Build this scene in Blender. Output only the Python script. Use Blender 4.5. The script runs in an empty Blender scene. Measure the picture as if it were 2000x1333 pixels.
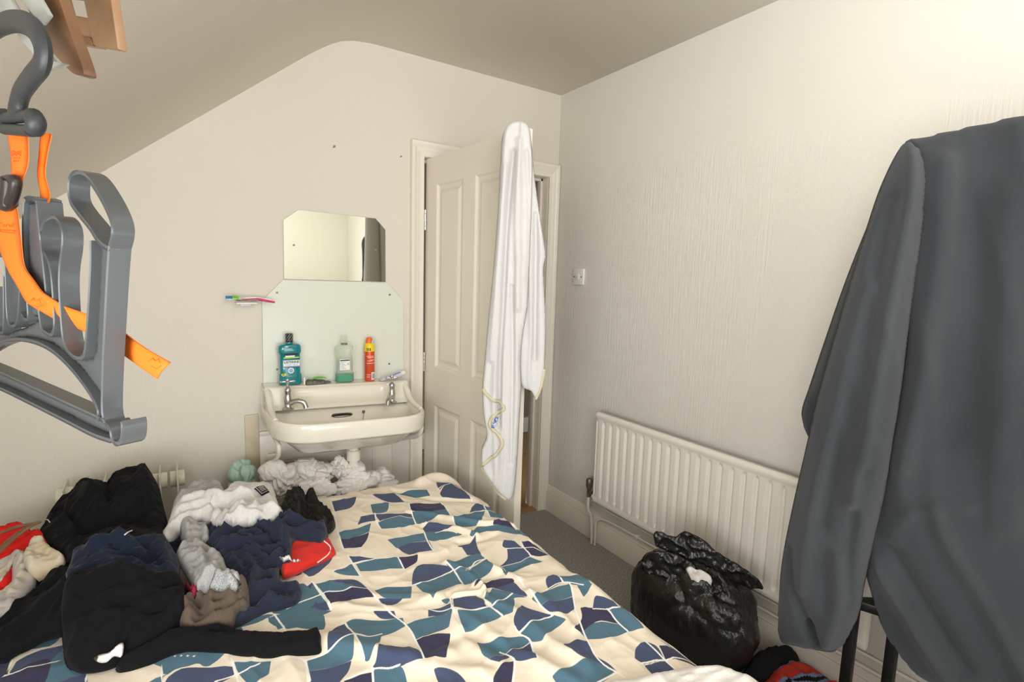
import bpy, bmesh, math, random
import numpy as np
from mathutils import Vector, Matrix, geometry
S = bpy.context.scene
COL = S.collection
# ------------------------------------------------------------------ camera, measured from the room's straight lines
CAM = np.array([-1.8967, -2.4374, 1.4202]); YAW, PITCH, ROLL, FPX = .5840, -.1223, .0288, 1011.1562
def cam_axes():
    cy, sy, cp, sp = math.cos(YAW), math.sin(YAW), math.cos(PITCH), math.sin(PITCH)
    f = np.array([sy*cp, cy*cp, sp]); r = np.array([cy, -sy, 0.]); u = np.cross(r, f)
    cr, sr = math.cos(ROLL), math.sin(ROLL)
    return r*cr+u*sr, -r*sr+u*cr, f
AR, AU, AF = cam_axes()
cd = bpy.data.cameras.new('camera'); cam = bpy.data.objects.new('camera', cd); COL.objects.link(cam)
cd.sensor_width = 36; cd.lens = FPX/2000*36; cd.clip_start = .02
cam.matrix_world = Matrix(((AR[0], AU[0], -AF[0], CAM[0]), (AR[1], AU[1], -AF[1], CAM[1]), (AR[2], AU[2], -AF[2], CAM[2]), (0, 0, 0, 1)))
S.camera = cam
# ------------------------------------------------------------------ light and exposure
S.view_settings.view_transform = 'Standard'; S.view_settings.look = 'None'
S.view_settings.gamma = 1; S.view_settings.use_curve_mapping = False
S.view_settings.exposure = 0.3
W = bpy.data.worlds.new('sky'); S.world = W; W.use_nodes = True
W.node_tree.nodes['Background'].inputs[0].default_value = (.85, .93, 1, 1)
W.node_tree.nodes['Background'].inputs[1].default_value = 1.6
def area(name, loc, target, sx, sy, power, col):
    l = bpy.data.lights.new(name, 'AREA'); l.shape = 'RECTANGLE'; l.size = sx; l.size_y = sy; l.energy = power; l.color = col
    o = bpy.data.objects.new(name, l); COL.objects.link(o); o.location = loc
    o.rotation_euler = (Vector(target)-Vector(loc)).to_track_quat('-Z', 'Y').to_euler(); return o
area('window_daylight', (-1.75, -4.28, 1.55), (-.6, 0, 1.35), 1.35, 1.25, 13, (.95, .98, 1.0))
area('dormer_daylight', (-2.45, -2.45, 1.15), (0, -1.0, .95), .95, .7, 19, (.96, .985, 1.0))
area('ceiling_fill', (-1.35, -3.1, .75), (-1.15, -2.3, 2.9), 1.2, .9, 15, (.98, .985, 1.0))  # unseen fill light, added to lift the ceiling
fill_obj = area('corner_fill', (-1.45, -2.35, 2.02), (-.70, -.75, 2.45), .5, .22, 7, (1.0, .99, .98)); fill_obj.data.spread = math.radians(150)  # added fill above the view, brightens the far ceiling and corner
bl = bpy.data.lights.new('front_wall_fill', 'POINT'); bl.energy = 6; bl.color = (1, .97, .93); bl.shadow_soft_size = .1  # added point fill without a fitting, brightens the front wall for the mirror
lo = bpy.data.objects.new('front_wall_fill', bl); COL.objects.link(lo); lo.location = (-1.2, -3.5, 2.1)
# ------------------------------------------------------------------ measuring
def at(u, v, x=None, y=None, z=None):
    d = AF+AR*(u-1000)/FPX-AU*(v-666.5)/FPX
    if x is not None: t = (x-CAM[0])/d[0]
    elif y is not None: t = (y-CAM[1])/d[1]
    else: t = (z-CAM[2])/d[2]
    return CAM+t*d
def ray(u, v): return AF+AR*(u-1000)/FPX-AU*(v-666.5)/FPX
class Plane:
    """a vertical (or any) plane with its own 2-D frame: a right, b up, n towards the viewer"""
    def __init__(s, o, ea, eb=(0, 0, 1)):
        s.o = np.array(o, float); s.a = np.array(ea, float); s.a /= np.linalg.norm(s.a)
        s.b = np.array(eb, float); s.b /= np.linalg.norm(s.b); s.n = np.cross(s.a, s.b); s.n /= np.linalg.norm(s.n)
    def uv(s, pts):
        out = []
        for u, v in pts:
            d = ray(u, v); t = ((s.o-CAM)@s.n)/(d@s.n); P = CAM+t*d-s.o; out.append((P@s.a, P@s.b))
        return np.array(out)
    def w(s, P, h):
        P = np.asarray(P); return s.o+P[:, :1]*s.a+P[:, 1:2]*s.b+np.asarray(h).reshape(-1, 1)*s.n
# ------------------------------------------------------------------ noise
def _h(i, j, k):
    n = (i*73856093) ^ (j*19349663) ^ (k*83492791); n = (n ^ (n >> 13))*1274126177 & 0x7fffffff
    return n
def noise3(x, y, z=0., seed=0):
    x = np.asarray(x, float); y = np.asarray(y, float); z = np.zeros_like(x)+z
    X = np.floor(x).astype(np.int64); Y = np.floor(y).astype(np.int64); Z = np.floor(z).astype(np.int64)
    fx, fy, fz = x-X, y-Y, z-Z; s = lambda t: t*t*t*(t*(t*6-15)+10); u, v, w = s(fx), s(fy), s(fz)
    def g(a, b, c):
        h = _h(X+a+seed*17, Y+b, Z+c); t = (h & 1023)/1023*2*np.pi; q = ((h >> 10) & 1023)/511.5-1; r = np.sqrt(np.maximum(0, 1-q*q))
        return r*np.cos(t)*(fx-a)+r*np.sin(t)*(fy-b)+q*(fz-c)
    L = lambda a, b, t: a+(b-a)*t
    return L(L(L(g(0, 0, 0), g(1, 0, 0), u), L(g(0, 1, 0), g(1, 1, 0), u), v), L(L(g(0, 0, 1), g(1, 0, 1), u), L(g(0, 1, 1), g(1, 1, 1), u), v), w)*1.5
def ridge(x, y, z=0., seed=0, sharp=1.0): return (1-np.minimum(1, np.abs(noise3(x, y, z, seed))*2.2))**(1+sharp)
# ------------------------------------------------------------------ materials
def lin(c):
    if isinstance(c, str): c = [int(c[i:i+2], 16) for i in (0, 2, 4)]
    return tuple(((v/255)/12.92 if v/255 <= .04045 else ((v/255+.055)/1.055)**2.4) for v in c)+(1,)
MATS = {}
def mat(name, col, rough=.6, metal=0., bump=None, var=None, sheen=0., trans=0., spec=.5, coat=0., bump2=None, ior=1.45, alpha=1.):
    m = bpy.data.materials.new(name); m.use_nodes = True; nt = m.node_tree; N, Lk = nt.nodes, nt.links
    b = N['Principled BSDF']; b.inputs['Base Color'].default_value = lin(col); b.inputs['Roughness'].default_value = rough
    b.inputs['Metallic'].default_value = metal; b.inputs['Sheen Weight'].default_value = sheen; b.inputs['Transmission Weight'].default_value = trans
    b.inputs['Specular IOR Level'].default_value = spec; b.inputs['Coat Weight'].default_value = coat; b.inputs['IOR'].default_value = ior
    tc = N.new('ShaderNodeTexCoord')
    if var:   # (second colour, scale, low, high)
        n = N.new('ShaderNodeTexNoise'); n.inputs['Scale'].default_value = var[1]; n.inputs['Detail'].default_value = 5
        r = N.new('ShaderNodeValToRGB'); r.color_ramp.elements[0].position = var[2]; r.color_ramp.elements[1].position = var[3]
        r.color_ramp.elements[0].color = lin(col); r.color_ramp.elements[1].color = lin(var[0])
        Lk.new(tc.outputs['Object'], n.inputs['Vector']); Lk.new(n.outputs[0], r.inputs[0]); Lk.new(r.outputs[0], b.inputs['Base Color'])
    last = None
    for bp in (bump, bump2):
        if bp:   # (scale, strength, distance[, stretch])
            n = N.new('ShaderNodeTexNoise'); n.inputs['Scale'].default_value = bp[0]; n.inputs['Detail'].default_value = 4
            q = N.new('ShaderNodeBump'); q.inputs['Strength'].default_value = bp[1]; q.inputs['Distance'].default_value = bp[2]
            mp = N.new('ShaderNodeMapping'); mp.inputs['Scale'].default_value = bp[3] if len(bp) > 3 else (1, 1, 1)
            Lk.new(tc.outputs['Object'], mp.inputs[0]); Lk.new(mp.outputs[0], n.inputs['Vector']); Lk.new(n.outputs[0], q.inputs['Height'])
            if last: Lk.new(last.outputs[0], q.inputs['Normal'])
            Lk.new(q.outputs[0], b.inputs['Normal']); last = q
    MATS[name] = m; return m
def wallpaper(name, col, col2, smooth_above=None, axis='y'):
    """painted embossed wallpaper: swirling relief with vertical strands, smooth paint higher up"""
    m = mat(name, col, .75, var=(col2, 1.1, .35, .7)); nt = m.node_tree; N, Lk = nt.nodes, nt.links
    tc = [n for n in N if n.type == 'TEX_COORD'][0]; b = N['Principled BSDF']
    mp = N.new('ShaderNodeMapping'); Lk.new(tc.outputs['Object'], mp.inputs[0])
    n1 = N.new('ShaderNodeTexNoise'); n1.inputs['Scale'].default_value = 34; n1.inputs['Detail'].default_value = 5; n1.inputs['Distortion'].default_value = 2.6; n1.inputs['Roughness'].default_value = .62
    n2 = N.new('ShaderNodeTexNoise'); n2.inputs['Scale'].default_value = 60; n2.inputs['Distortion'].default_value = 1.2
    m2 = N.new('ShaderNodeMapping'); m2.inputs['Scale'].default_value = (4, 4, .25); Lk.new(tc.outputs['Object'], m2.inputs[0])
    n3 = N.new('ShaderNodeTexNoise'); n3.inputs['Scale'].default_value = 30; n3.inputs['Detail'].default_value = 3
    Lk.new(mp.outputs[0], n1.inputs[0]); Lk.new(mp.outputs[0], n2.inputs[0]); Lk.new(m2.outputs[0], n3.inputs[0])
    w = N.new('ShaderNodeTexNoise'); w.inputs['Scale'].default_value = 1.6; mp3 = N.new('ShaderNodeMapping'); mp3.inputs['Scale'].default_value = (2.2, 2.2, .15)
    Lk.new(tc.outputs['Object'], mp3.inputs[0]); Lk.new(mp3.outputs[0], w.inputs[0])
    st = N.new('ShaderNodeMapRange'); st.inputs[1].default_value = .47; st.inputs[2].default_value = .53; Lk.new(w.outputs[0], st.inputs[0])
    mx = N.new('ShaderNodeMix'); Lk.new(st.outputs[0], mx.inputs[0]); Lk.new(n1.outputs[0], mx.inputs[2]); Lk.new(n3.outputs[0], mx.inputs[3])
    ad = N.new('ShaderNodeMath'); ad.operation = 'MULTIPLY_ADD'; ad.inputs[1].default_value = .22; Lk.new(n2.outputs[0], ad.inputs[0]); Lk.new(mx.outputs[0], ad.inputs[2])
    sx = N.new('ShaderNodeSeparateXYZ'); Lk.new(tc.outputs['Object'], sx.inputs[0])
    mr = N.new('ShaderNodeMapRange'); mr.inputs[1].default_value = smooth_above-.06; mr.inputs[2].default_value = smooth_above+.06; mr.inputs[3].default_value = 1; mr.inputs[4].default_value = .1
    Lk.new(sx.outputs['Z'], mr.inputs[0])
    q = N.new('ShaderNodeBump'); q.inputs['Distance'].default_value = .012; Lk.new(ad.outputs[0], q.inputs['Height'])
    ml = N.new('ShaderNodeMath'); ml.operation = 'MULTIPLY'; ml.inputs[1].default_value = .24; Lk.new(mr.outputs[0], ml.inputs[0]); Lk.new(ml.outputs[0], q.inputs['Strength'])
    Lk.new(q.outputs[0], b.inputs['Normal']); return m
M = {}
M['wall_back'] = wallpaper('wall_back_paper', 'e0d9cc', 'dcd4c6', 1.25)
M['wall_right'] = wallpaper('wall_right_paper', 'e1ddd4', 'ddd8cd', 1.95)
M['plain'] = mat('painted_plaster', 'f3f0e6', .8, bump=(3, .15, .01))
M['ceiling'] = mat('ceiling_paint', 'f3ede3', .85, bump=(3.5, .12, .01), var=('efe8dd', .8, .35, .7))
M['gloss'] = mat('cream_gloss_paint', 'ebe3d5', .32, bump=(9, .08, .004))
M['door'] = mat('door_gloss_paint', 'e8dfd0', .38, bump=(60, .06, .002, (4, 4, .2)))
M['dirt'] = mat('grimy_paint', 'cfc2a6', .6, var=('a08a66', 6, .5, .8))
M['carpet'] = mat('grey_carpet', '827f78', .95, bump=(420, .9, .006), var=('b9b5ad', 150, .38, .66), sheen=.2)
M['laminate'] = mat('tan_floorboards', 'b08a5e', .45, var=('9a7448', 7, .3, .7))
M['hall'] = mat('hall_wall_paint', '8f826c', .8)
M['dark'] = mat('dark_gap', '2a261f', .9)
M['china'] = mat('vitreous_china', 'e8e1d2', .14, spec=.6, coat=.4, bump=(4, .03, .003))
M['chrome'] = mat('chrome', 'c9c8c4', .16, 1., var=('a9a69e', 30, .4, .8))
M['oldmetal'] = mat('aged_metal', '7d7870', .45, .8)
M['mirror'] = mat('mirror_silvering', 'eef0e6', .02, 1.)
M['glassedge'] = mat('mirror_edge', '8d8a72', .3, .4)
M['splash'] = mat('frosted_splashback_glass', 'dde0d2', .28, spec=.5, coat=.15)
M['rad'] = mat('radiator_enamel', 'ece6da', .34, spec=.5)
M['white'] = mat('white_plastic', 'efece4', .35)
M['whitecloth'] = mat('white_cotton', 'e6e1da', .9, sheen=.2, bump=(160, .35, .003), bump2=(900, .3, .001))
M['towel'] = mat('white_terry', 'cfcdcb', .95, sheen=.35, bump=(380, .55, .004))
M['navyprint'] = mat('blue_printed_emblem', '4a5fa8', .8, var=('d8dcea', 90, .45, .6))
M['hem'] = mat('gold_striped_hem', 'c6bf9f', .85, bump=(500, .4, .002))
M['binbag'] = mat('black_polythene', '1f1e1a', .27, spec=.6, bump=(13, .8, .03, (1, 1, .5)), bump2=(45, .6, .008, (1, 1, .4)))
M['black'] = mat('black_cotton', '101012', .92, sheen=.02, spec=.2, bump=(34, .25, .008), bump2=(900, .25, .001))
M['blackbrown'] = mat('black_faded_cloth', '23211e', .92, sheen=.06, spec=.2, bump=(700, .3, .001))
M['navy'] = mat('navy_fleece', '272c3d', .95, sheen=.12, spec=.2, bump=(600, .35, .0015))
M['navy2'] = mat('dark_navy_cotton', '1c2536', .92, sheen=.1, spec=.2, bump=(500, .3, .001))
M['grey'] = mat('grey_marl', 'aeacaa', .95, sheen=.2, bump=(500, .4, .0015), var=('9c9b9a', 300, .35, .65))
M['ribgrey'] = mat('grey_fleck_rib', '8b8d8e', .95, bump=(500, .6, .002), var=('b5b7b8', 420, .42, .55))
M['palegrey'] = mat('pale_marl', 'dad7d1', .95, sheen=.25, bump=(420, .4, .0015), var=('cfccc6', 200, .35, .65))
M['taupe'] = mat('taupe_cotton', '5c4e41', .95, sheen=.1, bump=(600, .3, .001))
M['red'] = mat('red_jersey', 'cf2318', .85, sheen=.1, bump=(500, .25, .001))
M['brightred'] = mat('bright_red_cotton', 'e0190f', .85, bump=(500, .25, .001))
M['lilac'] = mat('washed_lilac_cotton', 'b9b0b2', .9, sheen=.2, bump=(300, .4, .002), var=('c8bd9e', 9, .5, .72))
M['cream'] = mat('stained_cream_fleece', 'c8b48c', .95, sheen=.2, bump=(300, .4, .002), var=('d8cfc4', 7, .4, .7))
M['fleece'] = mat('charcoal_fleece', '3c3f42', .97, sheen=.14, spec=.12, bump=(700, .6, .003), bump2=(18, .12, .012), var=('333639', 3, .35, .7))
M['blackmetal'] = mat('black_metal', '151414', .4, .2)
M['hanger'] = mat('grey_nylon', '4c4f50', .3, spec=.5, bump=(90, .05, .002))
M['hook'] = mat('dark_grey_nylon', '2d2f30', .45, spec=.55)
M['orange'] = mat('orange_webbing', 'ee7014', .7, bump=(900, .4, .001, (1, 1, 3)))
M['orangemark'] = mat('strap_print', 'c8560a', .8)
M['buckle'] = mat('black_buckle', '2a2523', .35)
M['wood'] = mat('pine', 'a58260', .4, var=('93704e', 12, .35, .65), bump=(40, .1, .002, (1, 1, 8)))
M['darkwood'] = mat('varnished_wood', '7c5a3e', .35, var=('664630', 10, .35, .65))
M['clearplastic'] = mat('smoky_clear_plastic', 'a9aca4', .25, spec=.5)
M['mint'] = mat('mint_plastic_film', 'bfe0cc', .35, trans=.25, bump=(20, .3, .01))
M['teal'] = mat('teal_mouthwash', '087c84', .12, spec=.55, coat=.5)
M['cap'] = mat('black_cap', '262422', .35)
M['labelwhite'] = mat('label_white', 'eef0ec', .5)
M['labeldark'] = mat('label_ink', '1f2024', .5)
M['labelyellow'] = mat('label_yellow', 'e6e23c', .5)
M['labelblue'] = mat('label_blue', '7fb6d8', .5)
M['clearbottle'] = mat('clear_empty_bottle', 'f4f7f1', .06, trans=.93, ior=1.06)
M['greenliquid'] = mat('green_liquid', '4fc49a', .1, trans=.45, ior=1.2)
M['canred'] = mat('red_can', 'e2583a', .3, .35)
M['canyellow'] = mat('yellow_can_band', 'efd01c', .35)
M['canorange'] = mat('orange_can_cap', 'ef6a28', .35)
M['canblue'] = mat('pale_blue_nozzle', '8ccad2', .35)
M['green'] = mat('bright_green_plastic', '74c83a', .4)
M['mesh'] = mat('dark_grey_scourer', '55564f', .9, bump=(300, .8, .004), var=('8f9184', 320, .45, .6))
M['lilactube'] = mat('pale_tube', 'd9d8ea', .35)
M['purple'] = mat('purple_print', '7d6fae', .4)
M['pink'] = mat('pink_plastic', 'd2366c', .35)
M['bluep'] = mat('blue_plastic', '2a8fc0', .35)
M['oilrad'] = mat('cream_enamel', 'd5d2bd', .4)
M['bedbase'] = mat('divan_fabric', '6d6862', .9)
M['knitred'] = mat('knit_red', 'c03a2c', .95, bump=(300, .6, .003))
M['knitblue'] = mat('knit_blue', '7087ad', .95, bump=(300, .6, .003))
M['knitblack'] = mat('knit_black', '0d0d0f', .95, bump=(300, .6, .003))
M['purplecloth'] = mat('plum_check', '8e1e38', .9)
# ------------------------------------------------------------------ building helpers
def mesh_obj(name, verts, faces, m, parent=None, smooth=True, mats=None, fm=None):
    me = bpy.data.meshes.new(name); me.from_pydata([tuple(v) for v in np.asarray(verts).tolist()] if len(verts) else [], [], faces); me.update()
    for k in (mats or [m]): me.materials.append(k)
    if fm is not None: me.polygons.foreach_set('material_index', fm)
    me.polygons.foreach_set('use_smooth', [smooth]*len(me.polygons))
    o = bpy.data.objects.new(name, me); COL.objects.link(o)
    if parent: o.parent = parent
    return o
def bm_obj(name, bm, m, parent=None, smooth=False, bevel=0., seg=2, angle=35):
    if bevel: bmesh.ops.bevel(bm, geom=[e for e in bm.edges if len(e.link_faces) == 2 and e.calc_face_angle(0) > math.radians(angle)], offset=bevel, segments=seg, profile=.5, affect='EDGES', clamp_overlap=True)
    me = bpy.data.meshes.new(name); bm.normal_update(); bm.to_mesh(me); bm.free(); me.materials.append(m)
    if smooth or bevel:
        me.polygons.foreach_set('use_smooth', [True]*len(me.polygons))
        try: me.set_sharp_from_angle(angle=math.radians(40))
        except Exception: pass
    o = bpy.data.objects.new(name, me); COL.objects.link(o)
    if parent: o.parent = parent
    return o
def box(bm, x0, x1, y0, y1, z0, z1, mtx=None):
    r = bmesh.ops.create_cube(bm, size=1); v = r['verts']
    bmesh.ops.scale(bm, vec=(x1-x0, y1-y0, z1-z0), verts=v); bmesh.ops.translate(bm, vec=((x0+x1)/2, (y0+y1)/2, (z0+z1)/2), verts=v)
    if mtx: bmesh.ops.transform(bm, matrix=mtx, verts=v)
    return v
def cyl(bm, p0, p1, r0, r1=None, seg=16):
    p0, p1 = Vector(p0), Vector(p1); d = p1-p0; r = bmesh.ops.create_cone(bm, cap_ends=True, segments=seg, radius1=r0, radius2=r0 if r1 is None else r1, depth=d.length)
    bmesh.ops.transform(bm, matrix=Matrix.Translation((p0+p1)/2) @ d.to_track_quat('Z', 'Y').to_matrix().to_4x4(), verts=r['verts'])
def ball(bm, c, r, s=(1, 1, 1), seg=14):
    q = bmesh.ops.create_uvsphere(bm, u_segments=seg, v_segments=seg//2+2, radius=r); bmesh.ops.scale(bm, vec=s, verts=q['verts']); bmesh.ops.translate(bm, vec=c, verts=q['verts'])
def lathe(bm, prof, c=(0, 0, 0), seg=24, sx=1., sy=1.):
    rings = [[bm.verts.new((c[0]+r*sx*math.cos(2*math.pi*k/seg), c[1]+r*sy*math.sin(2*math.pi*k/seg), c[2]+z)) for k in range(seg)] for r, z in prof]
    for a, b in zip(rings, rings[1:]):
        for k in range(seg): bm.faces.new((a[k], a[(k+1) % seg], b[(k+1) % seg], b[k]))
    bm.faces.new(rings[0][::-1]); bm.faces.new(rings[-1])
def catmull(P, n, closed=False):
    P = np.asarray(P, float); N = len(P); out = []
    for i in range(N if closed else N-1):
        g = (lambda k: P[k % N]) if closed else (lambda k: P[min(max(k, 0), N-1)])
        a, b, c, d = g(i-1), g(i), g(i+1), g(i+2)
        for t in np.linspace(0, 1, n, endpoint=False):
            out.append(.5*((2*b)+(c-a)*t+(2*a-5*b+4*c-d)*t*t+(3*b-a-3*c+d)*t**3))
    if not closed: out.append(P[-1])
    return np.array(out)
def tube(bm, pts, rad, seg=10, sm=6, flat=1., up=None, closed=False):
    """swept tube; rad number or list; flat squashes along the binormal"""
    P = catmull(pts, sm, closed) if sm > 1 else np.asarray(pts, float); n = len(P)
    rr = np.full(n, rad) if np.isscalar(rad) else np.interp(np.linspace(0, 1, n), np.linspace(0, 1, len(rad)), rad)
    up = np.array(up if up is not None else (0.12, .05, 1.)); rings = []
    for i in range(n):
        t = (P[(i+1) % n]-P[i-1]) if closed else P[min(i+1, n-1)]-P[max(i-1, 0)]
        t = t/(np.linalg.norm(t)+1e-12); s = np.cross(t, up)
        if np.linalg.norm(s) < 1e-3: s = np.cross(t, (1, 0, 0))
        s /= np.linalg.norm(s); w = np.cross(s, t)
        rings.append([bm.verts.new(P[i]+rr[i]*(math.cos(a)*s+flat*math.sin(a)*w)) for a in np.linspace(0, 2*math.pi, seg, endpoint=False)])
    m = n if closed else n-1
    for i in range(m):
        a, b = rings[i], rings[(i+1) % n]
        for k in range(seg): bm.faces.new((a[k], a[(k+1) % seg], b[(k+1) % seg], b[k]))
    if not closed: bm.faces.new(rings[0][::-1]); bm.faces.new(rings[-1])
def thing(name, label, cat, loc=(0, 0, 0), group=None):
    o = bpy.data.objects.new(name, None); COL.objects.link(o); o.location = loc; o.empty_display_size = .05
    return tag(o, label, cat, group)
def tag(o, label, cat, group=None):
    o['label'] = label; o['category'] = cat
    if group: o['group'] = group
    return o
def settle(root, kids):
    """parent world-space parts to a thing whose Empty sits at its base"""
    for k in kids:
        k.parent = root; k.matrix_parent_inverse = Matrix.Translation(-root.location)
def part(root, o): 
    o.parent = root; o.matrix_parent_inverse = Matrix.Translation(-root.location); return o
def struct(o): o['kind'] = 'structure'; return o
def textmesh(name, s, size, m, mtx, parent=None, ext=.0003, shear=0., bold=0.):
    c = bpy.data.curves.new(name, 'FONT'); c.body = s; c.size = size; c.extrude = ext; c.align_x = 'CENTER'; c.align_y = 'CENTER'; c.offset = bold; c.shear = shear
    t = bpy.data.objects.new(name+'_t', c); COL.objects.link(t); me = bpy.data.meshes.new_from_object(t.evaluated_get(bpy.context.evaluated_depsgraph_get()))
    bpy.data.objects.remove(t); me.materials.clear(); me.materials.append(m); me.transform(mtx)
    o = bpy.data.objects.new(name, me); COL.objects.link(o)
    if parent: part(parent, o)
    return o
# --- outlined relief surfaces (cloth lying on something or hanging in front of something)
def seg_dist(P, A, B, chunk=4000):
    out = np.empty(len(P)); AB = B-A; L = (AB**2).sum(1)+1e-12
    for i in range(0, len(P), chunk):
        p = P[i:i+chunk, None, :]-A[None]; t = np.clip((p*AB).sum(2)/L, 0, 1); out[i:i+chunk] = np.sqrt((((p-t[..., None]*AB))**2).sum(2).min(1))
    return out
def inside(P, Q):
    x, y = P[:, 0], P[:, 1]; r = np.zeros(len(P), bool); n = len(Q)
    for i in range(n):
        a, b = Q[i], Q[(i+1) % n]
        if a[1] != b[1]:
            c = ((a[1] > y) != (b[1] > y)) & (x < (b[0]-a[0])*(y-a[1])/(b[1]-a[1])+a[0]); r ^= c
    return r
def resample(C, step, closed=True):
    Q = np.vstack([C, C[:1]]) if closed else C; L = np.r_[0, np.cumsum(np.linalg.norm(np.diff(Q, axis=0), axis=1))]
    n = max(8, int(L[-1]/step)); s = np.linspace(0, L[-1], n, endpoint=not closed)
    return np.c_[np.interp(s, L, Q[:, 0]), np.interp(s, L, Q[:, 1])]
def relief(name, outline, step, top, bottom, to3d, m, parent=None, smooth=8, round_=True, mats=None, matfn=None):
    C = catmull(outline, smooth, True) if round_ else np.asarray(outline, float)
    C = resample(C, step); A, B = C, np.roll(C, -1, 0)
    lo, hi = C.min(0), C.max(0); xs = np.arange(lo[0], hi[0], step); ys = np.arange(lo[1], hi[1], step*.87)
    G = np.array([(x+(j % 2)*step/2, y) for j, y in enumerate(ys) for x in xs])
    G = G[inside(G, C)]; G = G[seg_dist(G, A, B) > step*.5]
    V = np.vstack([C, G]); n = len(C)
    v2, e2, f2, *_ = geometry.delaunay_2d_cdt([Vector(v) for v in V.tolist()], [(i, (i+1) % n) for i in range(n)], [], 1, 1e-7)
    V = np.array([tuple(v) for v in v2]); d = seg_dist(V, A, B); bd = d < 1e-6
    ht, hb = top(V, d), bottom(V, d); ht = np.where(bd, hb, np.maximum(ht, hb+.001))
    T = to3d(V, ht); idx = np.where(~bd)[0]; mp = np.arange(len(V)); mp[idx] = len(V)+np.arange(len(idx)); Bv = to3d(V[idx], hb[idx])
    faces = []
    tri = np.array([list(f) for f in f2 if len(f) == 3])
    # orient the first side so that its normal follows increasing height
    a = to3d(V[:1], np.array([0.]))[0]; nn = to3d(V[:1], np.array([1.]))[0]-a
    P0, P1, P2 = T[tri[:, 0]], T[tri[:, 1]], T[tri[:, 2]]
    s = (np.cross(P1-P0, P2-P0)@nn) < 0; tri[s] = tri[s][:, [0, 2, 1]]
    faces = tri.tolist()+mp[tri][:, [0, 2, 1]].tolist()
    faces = [f for f in faces if len(set(f)) == 3]
    fm = None
    if matfn is not None:
        c = V[tri].mean(1); k = matfn(c); fm = np.r_[k, k][:len(faces)].tolist()
    return mesh_obj(name, np.vstack([T, Bv]), faces, m, parent, True, mats, fm)
def lines_h(V, L, to=None):
    """sum of soft folds: each (polyline, height, half width)"""
    h = np.zeros(len(V))
    for pl, a, w in L:
        Q = catmull(np.array(pl), 5) if len(pl) > 2 else np.array(pl, float)
        h += a*np.exp(-(seg_dist(V, Q[:-1], Q[1:])/w)**2)
    return h
# ================================================================== the room
H = 2.45
def panel(name, pts, m, th=None):
    o = mesh_obj(name, np.array(pts), [tuple(range(len(pts)))], m, smooth=False); return struct(o)
YB, XL, WT = -4.3, -2.95, .12
bm = bmesh.new(); box(bm, XL-.1, .1, YB-.1, 0, -.1, 0); struct(bm_obj('floor', bm, M['carpet']))
# sloping and flat ceiling in one skin with a softened ridge
prof = [(XL-.05, 1.063-.04), (-1.36, 2.337), (-1.31, 2.373), (-1.27, 2.400), (-1.225, 2.424), (-1.17, 2.440), (-1.10, 2.448), (-1.0, H), (.12, H)]
V = []; F = []
for x, z in prof: V += [(x, .0, z), (x, YB-.1, z), (x, .0, z+.1), (x, YB-.1, z+.1)]
for i in range(len(prof)-1):
    a, b = 4*i, 4*i+4; F += [(a, b, b+1, a+1), (a+2, a+3, b+3, b+2), (a, a+2, b+2, b), (a+1, b+1, b+3, a+3)]
struct(mesh_obj('ceiling', V, F, M['ceiling'], smooth=True))
# back wall with doorway
bm = bmesh.new(); box(bm, XL-.1, -.845, 0, WT, 0, H+.1); box(bm, -.845, -.055, 0, WT, 2.0, H+.1); box(bm, -.055, .1, 0, WT, 0, H+.1)
struct(bm_obj('wall_back', bm, M['wall_back']))
bm = bmesh.new(); box(bm, 0, .1, YB-.1, 0, 0, H+.05); struct(bm_obj('wall_right', bm, M['wall_right']))
bm = bmesh.new(); box(bm, XL-.1, XL, YB-.1, 0, 0, 1.1); struct(bm_obj('wall_left', bm, M['plain']))
bm = bmesh.new(); box(bm, XL-.1, -2.45, YB-.1, YB, 0, H); box(bm, -1.05, .1, YB-.1, YB, 0, H); box(bm, -2.45, -1.05, YB-.1, YB, 0, .9); box(bm, -2.45, -1.05, YB-.1, YB, 2.2, H)
struct(bm_obj('wall_front', bm, M['plain']))
bm = bmesh.new()
for a in ((-2.45, -2.39, .9, 2.2), (-1.11, -1.05, .9, 2.2), (-1.78, -1.72, .9, 2.2)): box(bm, a[0], a[1], YB-.08, YB-.02, a[2], a[3])
for a in ((.9, .96), (2.14, 2.2), (1.6, 1.65)): box(bm, -2.45, -1.05, YB-.08, YB-.02, a[0], a[1])
w = struct(bm_obj('window_1', bm, M['white'])) 
# hallway beyond the door
bm = bmesh.new(); box(bm, -1.3, 1.0, WT, 1.5, -.1, -.005); struct(bm_obj('floor_hall', bm, M['laminate']))
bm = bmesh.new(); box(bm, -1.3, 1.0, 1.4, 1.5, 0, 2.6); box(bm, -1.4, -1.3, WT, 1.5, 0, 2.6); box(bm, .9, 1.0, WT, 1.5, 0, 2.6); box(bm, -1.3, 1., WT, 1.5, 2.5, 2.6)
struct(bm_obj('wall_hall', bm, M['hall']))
bm = bmesh.new(); box(bm, -1.3, .9, 1.36, 1.4, 0, .14); struct(bm_obj('baseboard_hall', bm, M['gloss'], bevel=.006))
bm = bmesh.new(); box(bm, -.835, -.065, .0, .10, -.004, .008); struct(bm_obj('trim_threshold', bm, M['laminate'], bevel=.004))
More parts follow.
